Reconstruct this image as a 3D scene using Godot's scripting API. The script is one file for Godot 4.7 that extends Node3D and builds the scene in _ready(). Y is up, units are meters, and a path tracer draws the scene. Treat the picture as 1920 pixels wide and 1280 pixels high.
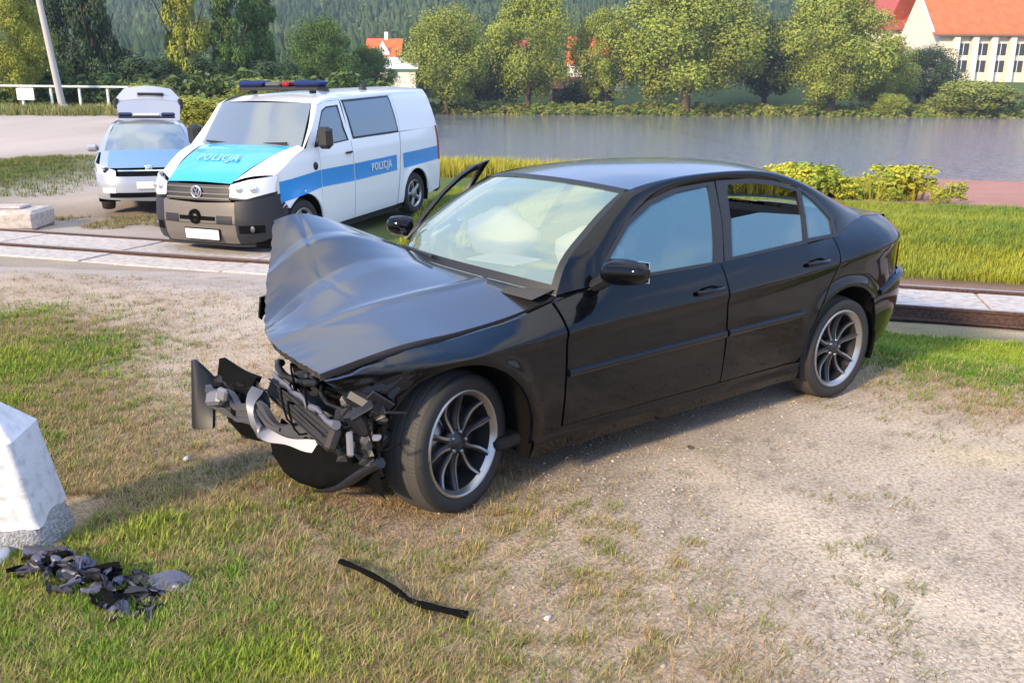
extends Node3D

# ---------------------------------------------------------------- helpers
var rng := RandomNumberGenerator.new()
var M := {}
var used := {}
var sg := 1
var noise := FastNoiseLite.new()
var fine := FastNoiseLite.new()
var kind_grid := {}

func numbered(parent: Node, called: String) -> String:
	var key := str(parent.get_instance_id()) + called
	var k: int = used.get(key, 0)
	used[key] = k + 1
	return called if k == 0 else "%s_%03d" % [called, k]

func mb() -> SurfaceTool:
	var st := SurfaceTool.new()
	st.begin(Mesh.PRIMITIVE_TRIANGLES)
	return st

func obj(called: String, st: SurfaceTool, m: Material, parent: Node = self) -> MeshInstance3D:
	st.generate_normals()
	var me := st.commit()
	me.surface_set_material(0, m)
	return put(called, me, parent)

func put(called: String, me: Mesh, parent: Node = self) -> MeshInstance3D:
	var o := MeshInstance3D.new()
	o.mesh = me
	o.name = numbered(parent, called)
	parent.add_child(o, true)
	return o

func tag(o: Node, label: String, category: String, group := "", kind := "") -> Node:
	o.set_meta("label", label)
	o.set_meta("category", category)
	if group: o.set_meta("group", group)
	if kind: o.set_meta("kind", kind)
	return o

func struct(o: Node, label := "", category := "") -> Node:
	o.set_meta("kind", "structure")
	if label: o.set_meta("label", label)
	if category: o.set_meta("category", category)
	return o

const YAW := 0.6294
func thing(called: String, label: String, category: String, xf := Transform3D(), group := "") -> Node3D:
	var o := Node3D.new()
	o.name = numbered(self, called)
	o.transform = xf
	add_child(o, true)
	tag(o, label, category, group)
	return o

func copy_thing(src: Node3D, called: String, label: String, xf: Transform3D, group := "") -> Node3D:
	var o: Node3D = src.duplicate()
	o.name = numbered(self, called)
	add_child(o, true)
	o.transform = xf
	o.set_meta("label", label)
	if group: o.set_meta("group", group)
	return o

func P(x: float, y: float, d: float) -> Vector3:
	return Vector3(x, y, -d)

func at(pos: Vector3, yaw := 0.0, s := 1.0) -> Transform3D:
	return Transform3D(Basis(Vector3.UP, yaw).scaled(Vector3(s, s, s)), pos)

func lin(r: float, g: float, b: float, a := 1.0) -> Color:
	var c := Color(r, g, b).linear_to_srgb()
	c.a = a
	return c

func tri(st: SurfaceTool, a: Vector3, b: Vector3, c: Vector3) -> void:
	st.add_vertex(a); st.add_vertex(b); st.add_vertex(c)

func quad(st: SurfaceTool, a: Vector3, b: Vector3, c: Vector3, d: Vector3) -> void:
	st.set_smooth_group(-1)
	tri(st, a, b, c); tri(st, a, c, d)

func grid(st: SurfaceTool, rows: Array, uvs := Vector2.ONE) -> void:
	sg += 1
	st.set_smooth_group(sg)
	var n := rows.size() - 1
	for i in n:
		var p: PackedVector3Array = rows[i]
		var q: PackedVector3Array = rows[i + 1]
		var m := p.size() - 1
		for j in m:
			var u0 := Vector2(float(j) / m * uvs.x, float(i) / n * uvs.y)
			var u1 := Vector2(float(j + 1) / m * uvs.x, float(i + 1) / n * uvs.y)
			st.set_uv(u0); st.add_vertex(p[j])
			st.set_uv(Vector2(u1.x, u0.y)); st.add_vertex(p[j + 1])
			st.set_uv(u1); st.add_vertex(q[j + 1])
			st.set_uv(u0); st.add_vertex(p[j])
			st.set_uv(u1); st.add_vertex(q[j + 1])
			st.set_uv(Vector2(u0.x, u1.y)); st.add_vertex(q[j])

func box(st: SurfaceTool, xf: Transform3D, size: Vector3, bev := 0.004) -> void:
	var h := size * 0.5
	var b: float = min(bev, min(h.x, min(h.y, h.z)) * 0.9)
	st.set_smooth_group(-1)
	var v := {}
	for sx in [-1, 1]:
		for sy in [-1, 1]:
			for sz in [-1, 1]:
				for ax in 3:
					var q := Vector3(h.x * sx, h.y * sy, h.z * sz)
					var sv := Vector3(sx, sy, sz)
					for k in 3:
						if k != ax: q[k] -= sv[k] * b
					v[[sx, sy, sz, ax]] = xf * q
	for ax in 3:
		var u := (ax + 1) % 3
		var w := (ax + 2) % 3
		for s in [-1, 1]:
			var c := []
			for t in [[-1, -1], [1, -1], [1, 1], [-1, 1]]:
				var k := [0, 0, 0, ax]
				k[ax] = s; k[u] = t[0]; k[w] = t[1]
				c.append(v[k])
			if s > 0: quad(st, c[0], c[3], c[2], c[1])
			else: quad(st, c[0], c[1], c[2], c[3])
		for s in [-1, 1]:
			for t in [-1, 1]:
				# edge running along ax, between faces u (sign s) and w (sign t)
				var e := []
				for q in [[-1, u], [1, u], [1, w], [-1, w]]:
					var k := [0, 0, 0, q[1]]
					k[ax] = q[0]; k[u] = s; k[w] = t
					e.append(v[k])
				if s * t > 0: quad(st, e[0], e[1], e[2], e[3])
				else: quad(st, e[0], e[3], e[2], e[1])
	for sx in [-1, 1]:
		for sy in [-1, 1]:
			for sz in [-1, 1]:
				var a = v[[sx, sy, sz, 0]]
				var b2 = v[[sx, sy, sz, 1]]
				var c2 = v[[sx, sy, sz, 2]]
				if sx * sy * sz > 0: tri(st, a, c2, b2)
				else: tri(st, a, b2, c2)

func bx(st: SurfaceTool, c: Vector3, size: Vector3, bev := 0.004, yaw := 0.0) -> void:
	box(st, Transform3D(Basis(Vector3.UP, yaw), c), size, bev)

func beam(st: SurfaceTool, a: Vector3, b: Vector3, w: float, h: float, bev := 0.004, up := Vector3.UP) -> void:
	var x := (b - a)
	var l := x.length()
	x = x / l
	if absf(x.dot(up)) > 0.98: up = Vector3.RIGHT
	var z := x.cross(up).normalized()
	box(st, Transform3D(Basis(x, z.cross(x), z), (a + b) * 0.5), Vector3(l, h, w), bev)

func tube(st: SurfaceTool, pts: PackedVector3Array, r0: float, r1: float, sides := 8, lump := 0.0) -> void:
	var rows := []
	var n := pts.size()
	for i in n:
		var t := (pts[min(i + 1, n - 1)] - pts[max(i - 1, 0)]).normalized()
		var u := t.cross(Vector3(0.31, 0.2, 0.93)).normalized()
		var w := t.cross(u)
		var r: float = lerp(r0, r1, float(i) / max(1, n - 1)) * (1.0 + lump * rng.randf_range(-1, 1))
		var ring := PackedVector3Array()
		for k in sides + 1:
			var a := TAU * k / sides
			ring.append(pts[i] + (u * cos(a) + w * sin(a)) * r)
		rows.append(ring)
	grid(st, rows)
	for e in [0, n - 1]:
		var cap := PackedVector3Array()
		for k in sides + 1: cap.append(pts[e])
		grid(st, [rows[e], cap])

func lathe(st: SurfaceTool, prof: Array, seg: int, xf: Transform3D, uvs := Vector2.ONE, a0 := 0.0, a1 := TAU) -> void:
	# profile of Vector2(radius, height) turned about the local y axis
	var rows := []
	for k in seg + 1:
		var a: float = lerp(a0, a1, float(k) / seg)
		var row := PackedVector3Array()
		for p in prof: row.append(xf * Vector3(p.x * cos(a), p.y, p.x * sin(a)))
		rows.append(row)
	grid(st, rows, uvs)

# a flat metal strap swept along a line, with sharp edges
func strap(st: SurfaceTool, pts: PackedVector3Array, w: PackedFloat32Array, h: float, up: Vector3) -> void:
	var corners := [[], [], [], []]
	var n := pts.size()
	for i in n:
		var t := (pts[mini(i + 1, n - 1)] - pts[maxi(i - 1, 0)]).normalized()
		var s := t.cross(up).normalized()
		var u := s.cross(t)
		for k in 4:
			var q: Array = [[-1, -1], [-1, 1], [1, 1], [1, -1]][k]
			corners[k].append(pts[i] + u * (q[0] * w[i]) + s * (q[1] * h))
	for k in 4: grid(st, [PackedVector3Array(corners[k]), PackedVector3Array(corners[(k + 1) % 4])])
	for e in [0, n - 1]: quad(st, corners[0][e], corners[1][e], corners[2][e], corners[3][e])

func resample(a: Array, n: int, smooth := true) -> PackedVector3Array:
	# n + 1 points spread along a polyline by length
	var dense := PackedVector3Array()
	var m := a.size()
	for i in m - 1:
		for k in 12:
			var t := k / 12.0
			if smooth: dense.append(a[i].cubic_interpolate(a[i + 1], a[max(i - 1, 0)], a[min(i + 2, m - 1)], t))
			else: dense.append(a[i].lerp(a[i + 1], t))
	dense.append(a[m - 1])
	var acc := PackedFloat32Array([0.0])
	for i in range(1, dense.size()): acc.append(acc[i - 1] + dense[i].distance_to(dense[i - 1]))
	var total := acc[acc.size() - 1]
	var out := PackedVector3Array()
	var k := 0
	for i in n + 1:
		var want := total * i / n
		while k < acc.size() - 2 and acc[k + 1] < want: k += 1
		var span: float = max(1e-6, acc[k + 1] - acc[k])
		out.append(dense[k].lerp(dense[k + 1], clampf((want - acc[k]) / span, 0, 1)))
	return out

# a sheet between two lines given as (a, y, s): a metres behind the front axle, y up, s towards the car's left;
# `surf` gives s from (a, y); the borders are turned in by `inward`, so that every panel has a return and a shut line
func between(st: SurfaceTool, lo: Array, hi: Array, n: int, m: int, side := 1.0, surf = null, inward := Vector3(0, 0, 0.02), smooth := false, bulge := Vector3.ZERO) -> void:
	var p := resample(lo, n, smooth)
	var q := resample(hi, n, smooth)
	var rows := []
	for i in m + 1:
		var t := float(i) / m
		var row := PackedVector3Array()
		for j in n + 1:
			var v: Vector3 = p[j].lerp(q[j], t)
			if surf != null: v.z = surf.call(v.x, v.y)
			v += bulge * (4.0 * t * (1.0 - t))
			row.append(C(v, side))
		rows.append(row)
	grid(st, rows)
	if inward != Vector3.ZERO:
		var k := Vector3(-inward.x, inward.y, inward.z * side)
		var e1 := PackedVector3Array(); var e2 := PackedVector3Array()
		for row in rows:
			e1.append(row[0]); e2.append(row[n])
		for e in [rows[0], rows[m], e1, e2]:
			var inn := PackedVector3Array()
			for v in e: inn.append(v + k)
			grid(st, [e, inn])

func C(v: Vector3, side := 1.0) -> Vector3:
	return Vector3(-v.x, v.y, -v.z * side)

func V3(a: Array) -> Array:
	var out := []
	for i in range(0, a.size(), 3): out.append(Vector3(a[i], a[i + 1], a[i + 2]))
	return out

func V2(a: Array, s := 0.0) -> Array:
	var out := []
	for i in range(0, a.size(), 2): out.append(Vector3(a[i], a[i + 1], s))
	return out

func tab(x: float, t: Array) -> float:
	if x <= t[0]: return t[1]
	for i in range(2, t.size(), 2):
		if x <= t[i]:
			var u: float = (x - t[i - 2]) / (t[i] - t[i - 2])
			return lerp(float(t[i - 1]), float(t[i + 1]), u)
	return t[t.size() - 1]

func arc_pts(cx: float, cy: float, r: float, d0: float, d1: float, n: int) -> Array:
	var out := []
	for i in n + 1:
		var a := deg_to_rad(lerp(d0, d1, float(i) / n))
		out.append(Vector3(cx + r * cos(a), cy + r * sin(a), 0))
	return out

func mat(key: String, c: Color, rough := 0.6, metal := 0.0, spec := 0.5) -> StandardMaterial3D:
	var m := StandardMaterial3D.new()
	m.resource_name = key
	m.albedo_color = c
	m.roughness = rough
	m.metallic = metal
	m.metallic_specular = spec
	m.cull_mode = BaseMaterial3D.CULL_DISABLED
	M[key] = m
	return m

func ramp(a: Array) -> Gradient:
	var g := Gradient.new()
	var o := PackedFloat32Array(); var c := PackedColorArray()
	for i in range(0, a.size(), 2):
		o.append(a[i]); c.append(a[i + 1])
	g.offsets = o; g.colors = c
	return g

func ntex(seed_: int, freq: float, cols: Array, size := 512, octaves := 4, type := FastNoiseLite.TYPE_SIMPLEX, bump := 0.0) -> NoiseTexture2D:
	var n := FastNoiseLite.new()
	n.seed = seed_
	n.noise_type = type
	n.frequency = freq
	n.fractal_octaves = octaves
	if type == FastNoiseLite.TYPE_CELLULAR: n.cellular_return_type = FastNoiseLite.RETURN_DISTANCE2_SUB
	var t := NoiseTexture2D.new()
	t.width = size; t.height = size
	t.seamless = true
	t.noise = n
	if bump > 0.0:
		t.as_normal_map = true
		t.bump_strength = bump
	else:
		t.color_ramp = ramp(cols)
	return t

func world_tex(m: StandardMaterial3D, tex: Texture2D, scale_: float, world := true) -> void:
	m.albedo_texture = tex
	m.uv1_triplanar = true
	m.uv1_world_triplanar = world
	m.uv1_scale = Vector3(scale_, scale_, scale_)

func gray(v: float) -> Color:
	return Color(v, v, v)

func make_materials() -> void:
	var m: StandardMaterial3D
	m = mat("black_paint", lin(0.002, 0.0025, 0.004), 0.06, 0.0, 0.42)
	m = mat("dusty_skylit_paint", lin(0.055, 0.053, 0.057), 0.33, 0.5, 0.6)  # black paint on upward panels, lightened in colour for dust and sky sheen
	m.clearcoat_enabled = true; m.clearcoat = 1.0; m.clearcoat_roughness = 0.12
	mat("black_trim", lin(0.012, 0.012, 0.013), 0.5)
	mat("gap_black", lin(0.004, 0.004, 0.004), 0.9, 0.0, 0.2)
	mat("underbody", lin(0.012, 0.011, 0.010), 0.85)
	m = mat("interior", lin(0.05, 0.045, 0.04), 0.8)
	mat("seat_cloth", lin(0.06, 0.058, 0.055), 0.95)
	mat("paper", lin(0.75, 0.70, 0.62), 0.8)
	m = mat("side_glass", lin(0.12, 0.24, 0.30, 0.52), 0.02, 0.35)
	m.transparency = BaseMaterial3D.TRANSPARENCY_ALPHA
	m = mat("windscreen_glass", lin(0.36, 0.46, 0.38, 0.32), 0.03, 0.45)
	m.transparency = BaseMaterial3D.TRANSPARENCY_ALPHA
	m = mat("van_glass", lin(0.24, 0.30, 0.34, 0.75), 0.03, 0.5)
	m.transparency = BaseMaterial3D.TRANSPARENCY_ALPHA
	m = mat("van_windscreen", lin(0.26, 0.30, 0.33, 0.75), 0.04, 0.5)
	m.transparency = BaseMaterial3D.TRANSPARENCY_ALPHA
	mat("letter_pale", lin(0.20, 0.52, 0.72), 0.35)
	mat("radiator_dark", lin(0.03, 0.027, 0.025), 0.7, 0.2)
	m = mat("tyre", lin(0.065, 0.06, 0.055), 0.78, 0.0, 0.4)
	m.normal_enabled = true
	m.normal_texture = tread_map()
	m.normal_scale = 1.6
	mat("tyre_side", lin(0.028, 0.027, 0.026), 0.7, 0.0, 0.4)
	mat("polished_lip", lin(0.38, 0.37, 0.365), 0.3, 0.9)
	mat("rim_dark", lin(0.035, 0.035, 0.037), 0.3, 0.5)
	mat("spoke_edge", lin(0.26, 0.26, 0.27), 0.32, 0.8)
	mat("brake_disc", lin(0.22, 0.21, 0.2), 0.35, 0.9)
	mat("bare_metal", lin(0.20, 0.20, 0.23), 0.5, 0.5)
	mat("alloy_dirty", lin(0.10, 0.10, 0.115), 0.55, 0.5)
	mat("wheel_silver", lin(0.3, 0.3, 0.31), 0.4, 0.7)
	mat("engine_grey", lin(0.06, 0.06, 0.066), 0.4, 0.5)
	mat("crumpled_plastic", lin(0.010, 0.010, 0.014), 0.45)
	mat("dull_plastic", lin(0.05, 0.05, 0.075), 0.55)
	mat("airbag_cloth", lin(0.70, 0.70, 0.60), 0.9)
	mat("blue_grey_plastic", lin(0.085, 0.085, 0.13), 0.4, 0.2)
	m = mat("van_white", lin(0.80, 0.82, 0.84), 0.28)
	m.clearcoat_enabled = true; m.clearcoat = 0.8; m.clearcoat_roughness = 0.05
	m = mat("police_blue", lin(0.01, 0.26, 0.66), 0.3)
	m.clearcoat_enabled = true; m.clearcoat = 0.6; m.clearcoat_roughness = 0.08
	m = mat("hood_cyan", lin(0.03, 0.36, 0.60), 0.3)
	m.clearcoat_enabled = true; m.clearcoat = 0.6; m.clearcoat_roughness = 0.08
	mat("bumper_plastic", lin(0.014, 0.015, 0.020), 0.45, 0.0, 0.5)
	mat("bumper_sunlit", lin(0.15, 0.135, 0.12), 0.4, 0.2, 0.5)  # bumper plastic with warm sunlight put into its colour
	mat("letter_silver", lin(0.72, 0.76, 0.78), 0.35, 0.2)
	mat("chrome", lin(0.8, 0.8, 0.8), 0.12, 1.0)
	m = mat("lamp_glass", lin(0.75, 0.73, 0.74), 0.12, 0.35)
	m = mat("lens_red", lin(0.26, 0.015, 0.012), 0.2)
	m = mat("lens_orange", lin(0.7, 0.2, 0.03), 0.2)
	mat("lens_blue", lin(0.012, 0.02, 0.085), 0.12)
	m = mat("silver_paint", lin(0.37, 0.385, 0.42), 0.3, 0.35)
	m.clearcoat_enabled = true; m.clearcoat = 0.8; m.clearcoat_roughness = 0.06
	m = mat("slate_blue_paint", lin(0.10, 0.22, 0.42), 0.3)
	m.clearcoat_enabled = true; m.clearcoat = 0.6
	mat("plate_white", lin(0.72, 0.70, 0.66), 0.45)
	# ground and masonry
	m = mat("ground", Color.WHITE, 0.95, 0.0, 0.25)
	m.vertex_color_use_as_albedo = true
	world_tex(m, ntex(3, 0.06, [0.0, gray(0.70), 0.35, gray(0.84), 0.6, gray(0.93), 1.0, gray(1.0)], 1024, 5), 0.55)
	m.normal_enabled = true
	m.normal_texture = ntex(5, 0.09, [], 1024, 4, FastNoiseLite.TYPE_SIMPLEX, 4.0)
	m.normal_scale = 0.5
	m = mat("stone", Color.WHITE, 0.9)
	m.vertex_color_use_as_albedo = true
	m = mat("concrete", lin(0.54, 0.475, 0.425), 0.92)
	world_tex(m, ntex(8, 0.02, [0.0, gray(0.78), 0.5, gray(0.94), 1.0, gray(1.0)], 512, 5), 0.7)
	m = mat("post_white", lin(0.68, 0.675, 0.70), 0.85)
	world_tex(m, ntex(9, 0.012, [0.0, gray(0.80), 0.3, gray(0.92), 0.5, gray(0.98), 1.0, gray(1.0)], 512, 5), 1.6)
	m.normal_enabled = true
	m.normal_texture = ntex(10, 0.05, [], 512, 4, FastNoiseLite.TYPE_SIMPLEX, 5.0)
	m.normal_scale = 0.2
	m = mat("bare_concrete", lin(0.44, 0.44, 0.46), 0.95)
	world_tex(m, ntex(12, 0.03, [0.0, gray(0.6), 0.5, gray(0.85), 1.0, gray(1.0)], 512, 5), 2.0)
	m.normal_enabled = true
	m.normal_texture = ntex(13, 0.06, [], 512, 4, FastNoiseLite.TYPE_SIMPLEX, 8.0)
	m = mat("rust", lin(0.12, 0.062, 0.045), 0.85, 0.1)
	world_tex(m, ntex(11, 0.03, [0.0, gray(0.45), 0.5, gray(0.8), 1.0, gray(1.0)], 512, 5), 1.5)
	mat("rail_top", lin(0.42, 0.36, 0.33), 0.35, 0.8)
	m = mat("water", lin(0.16, 0.155, 0.165), 0.05, 0.0, 0.55)
	m.uv1_triplanar = true; m.uv1_world_triplanar = true
	m.uv1_scale = Vector3(0.045, 0.16, 0.17)
	m.normal_enabled = true
	m.normal_texture = ntex(21, 0.022, [], 1024, 5, FastNoiseLite.TYPE_SIMPLEX, 9.0)
	m.normal_scale = 0.55
	# plants
	for e in [["leaf_willow", 0.27, 0.32, 0.05], ["leaf_yellow", 0.30, 0.32, 0.045], ["leaf_green", 0.10, 0.17, 0.035], ["leaf_dark", 0.05, 0.085, 0.035], ["leaf_shrub", 0.24, 0.28, 0.06], ["leaf_reed", 0.17, 0.24, 0.045]]:
		m = mat(e[0], lin(e[1], e[2], e[3]), 0.6, 0.0, 0.3)
		m.vertex_color_use_as_albedo = true
		m.backlight = lin(e[1] * 1.2, e[2] * 1.2, e[3] * 0.6)
	m = mat("grass_blade", Color.WHITE, 0.65, 0.0, 0.25)
	m.vertex_color_use_as_albedo = true
	m.backlight = Color(0.35, 0.35, 0.3)
	m = mat("conifer", Color.WHITE, 0.8, 0.0, 0.2)
	m.vertex_color_use_as_albedo = true
	mat("bark", lin(0.09, 0.065, 0.045), 0.95)
	mat("pole_grey", lin(0.42, 0.40, 0.38), 0.8)
	mat("rail_white", lin(0.72, 0.70, 0.66), 0.7)
	m = mat("orange_roof", lin(0.78, 0.155, 0.04), 0.7)
	world_tex(m, ntex(31, 0.02, [0.0, gray(0.75), 0.5, gray(0.92), 1.0, gray(1.0)], 256, 4), 0.12)
	mat("red_roof", lin(0.36, 0.075, 0.06), 0.75)
	mat("plaster_cream", lin(0.70, 0.66, 0.56), 0.9)
	mat("plaster_white", lin(0.78, 0.77, 0.75), 0.9)
	mat("green_roof", lin(0.20, 0.42, 0.30), 0.6)
	mat("pale_roof", lin(0.66, 0.68, 0.66), 0.6)
	mat("window_dark", lin(0.02, 0.022, 0.025), 0.08, 0.0, 0.6)
	mat("frame_white", lin(0.75, 0.74, 0.72), 0.6)
	mat("mural_dark", lin(0.06, 0.05, 0.07), 0.8)
	mat("facade_brown", lin(0.16, 0.12, 0.09), 0.9)

func tread_map() -> ImageTexture:
	# rubber blocks: three grooves round the tyre and slanted sipes between them
	var im := Image.create(128, 128, false, Image.FORMAT_RGBA8)
	for y in 128:
		for x in 128:
			var h := 1.0
			var u := x / 128.0
			var v := y / 128.0
			for g in [0.2, 0.4, 0.6, 0.8]:
				if absf(u - g) < 0.03: h = 0.0
			if fposmod(v * 4.0 + absf(u - 0.5) * 2.0, 1.0) < 0.2: h = min(h, 0.25)
			im.set_pixel(x, y, Color(h, h, h))
	im.bump_map_to_normal_map(6.0)
	im.generate_mipmaps()
	return ImageTexture.create_from_image(im)

# ---------------------------------------------------------------- ground shape and cover
func ss(a: float, b: float, x: float) -> float:
	var t := clampf((x - a) / (b - a), 0, 1)
	return t * t * (3 - 2 * t)

func track(x: float, d: float) -> float:
	return 0.3 * x + 0.954 * d

func left_land(x: float, d: float) -> float:
	# 1 on the yard and embankment side, 0 towards the river
	return 1.0 - ss(-0.17, -0.07, (x + 1.0) / maxf(d, 6.0))

func H(x: float, d: float) -> float:
	var n := track(x, d)
	var y := 0.0
	y -= 0.12 * ss(6.4, 8.0, n) * (1.0 - ss(10.6, 13.5, n))
	y -= 0.12 * ss(2.2, 3.6, x) * ss(5.6, 7.4, n) * (1.0 - ss(9.0, 9.3, n))
	var lw := left_land(x, d)
	y += lw * 1.35 * ss(17.0, 38.0, d)
	y += lw * 0.25 * exp(-(pow((x + 11.6) / 1.6, 2) + pow((d - 20.0) / 3.0, 2)))
	var rw := 1.0 - lw
	y -= rw * (0.12 * ss(13.5, 17.0, n) + 0.36 * ss(16.0, 31.0, n) + 0.9 * ss(30.5, 37.0, n))
	y += rw * 1.95 * ss(112.0, 119.0, d)
	y += (rw * 5.7 + lw * 3.0) * ss(119.0, 152.0, d)
	if d > 190.0:
		var ridge := 86.0 + 6.0 * sin(x * 0.012 + 1.0) + 3.0 * sin(x * 0.031) - 16.0 * exp(-pow((x / d + 0.45) / 0.07, 2))
		y += ridge * ss(190.0, 620.0, d)
	if d < 60.0: y += 0.012 * noise.get_noise_2d(x * 40.0, d * 40.0)
	else: y += 0.5 * noise.get_noise_2d(x * 3.0, d * 3.0) * ss(120.0, 200.0, d)
	return y

const GRASS := [Vector2(-4.5, 4.5), Vector2(-3.6, 2.7), Vector2(-2.7, 1.9), Vector2(-4.2, 3.5), Vector2(-5.5, 5.0), Vector2(-5.6, 6.4), Vector2(-2.0, 1.5), Vector2(-1.2, 1.7), Vector2(-3.2, 1.6), Vector2(-5.0, 2.6), Vector2(-6.5, 4.0), Vector2(-3.77, 6.40), Vector2(-3.06, 5.96), Vector2(-2.84, 4.70), Vector2(-2.32, 4.53), Vector2(-1.82, 3.69), Vector2(-1.43, 3.26), Vector2(-1.63, 2.50), Vector2(-1.30, 2.33), Vector2(-1.08, 2.45), Vector2(-0.86, 2.60), Vector2(-0.59, 2.39), Vector2(-0.85, 2.72), Vector2(2.97, 6.10), Vector2(3.28, 5.58), Vector2(3.01, 6.57), Vector2(3.87, 6.28), Vector2(3.53, 6.59), Vector2(2.75, 6.57), Vector2(-3.66, 5.30), Vector2(-2.68, 3.67), Vector2(-3.3, 4.3), Vector2(-4.6, 5.8)]
const DRY := [Vector2(-0.48, 2.61), Vector2(-0.27, 2.32), Vector2(-1.12, 3.05), Vector2(-0.90, 3.25), Vector2(-1.25, 3.62), Vector2(-1.10, 4.2), Vector2(-1.9, 5.3), Vector2(-0.35, 2.85), Vector2(0.05, 2.9), Vector2(-1.5, 4.6), Vector2(-2.40, 5.97), Vector2(-2.12, 5.98), Vector2(-2.16, 4.91), Vector2(-1.35, 3.88), Vector2(-1.72, 4.15), Vector2(-0.96, 3.47), Vector2(-0.73, 3.42), Vector2(-0.57, 3.18), Vector2(-0.24, 3.23), Vector2(-0.73, 3.05), Vector2(-0.01, 2.68), Vector2(0.17, 2.46), Vector2(0.39, 2.35), Vector2(-0.12, 2.93), Vector2(0.60, 2.38), Vector2(0.53, 2.68), Vector2(0.05, 3.38), Vector2(0.12, 3.19), Vector2(3.03, 4.91), Vector2(2.78, 5.22), Vector2(-3.38, 7.33), Vector2(-4.44, 7.98), Vector2(-1.70, 5.35), Vector2(-0.70, 3.96), Vector2(-0.16, 4.03), Vector2(-2.9, 7.0), Vector2(0.4, 4.7), Vector2(-0.6, 4.8)]
const GRAVEL := [Vector2(-1.75, 5.9), Vector2(-1.4, 5.2), Vector2(-0.2, 3.45), Vector2(0.2, 3.0), Vector2(-3.36, 8.27), Vector2(-2.51, 7.15), Vector2(-2.57, 8.30), Vector2(-4.02, 8.81), Vector2(-2.11, 6.44), Vector2(0.36, 3.72), Vector2(0.94, 4.05), Vector2(1.62, 4.44), Vector2(2.23, 4.45), Vector2(2.47, 4.08), Vector2(0.77, 3.20), Vector2(1.22, 3.21), Vector2(1.78, 3.22), Vector2(0.52, 3.07), Vector2(0.93, 2.62), Vector2(1.34, 2.47), Vector2(1.53, 2.33), Vector2(1.08, 2.28), Vector2(0.20, 2.98), Vector2(0.45, 3.39), Vector2(2.69, 3.76), Vector2(2.09, 2.81), Vector2(-1.2, 6.8), Vector2(0.0, 6.5), Vector2(1.4, 6.2), Vector2(-1.5, 8.0), Vector2(0.5, 7.5)]

func weigh(x: float, d: float, set_: Array) -> float:
	var w := 0.0
	var p := Vector2(x, d)
	for a in set_:
		var r: float = 0.30 + 0.05 * a.y
		w += exp(-p.distance_squared_to(a) / (r * r))
	return w

func cover_at(x: float, d: float) -> Vector3:
	# shares of (grass, dry stalks and soil, gravel) near the camera, from a coarse grid
	var fx := (x + 9.0) / 0.1
	var fd := d / 0.1
	var k := Vector2i(clampi(int(fx), 0, 178), clampi(int(fd), 0, 93))
	if kind_grid.is_empty():
		for i in 180:
			for j in 95:
				var gx := -9.0 + i * 0.1
				var gd := j * 0.1
				var v := Vector3(weigh(gx, gd, GRASS), weigh(gx, gd, DRY), weigh(gx, gd, GRAVEL) + 0.04)
				kind_grid[Vector2i(i, j)] = v / (v.x + v.y + v.z)
	var u := clampf(fx - k.x, 0, 1)
	var w := clampf(fd - k.y, 0, 1)
	return kind_grid[k].lerp(kind_grid[k + Vector2i(1, 0)], u).lerp(kind_grid[k + Vector2i(0, 1)].lerp(kind_grid[k + Vector2i(1, 1)], u), w)

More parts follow.
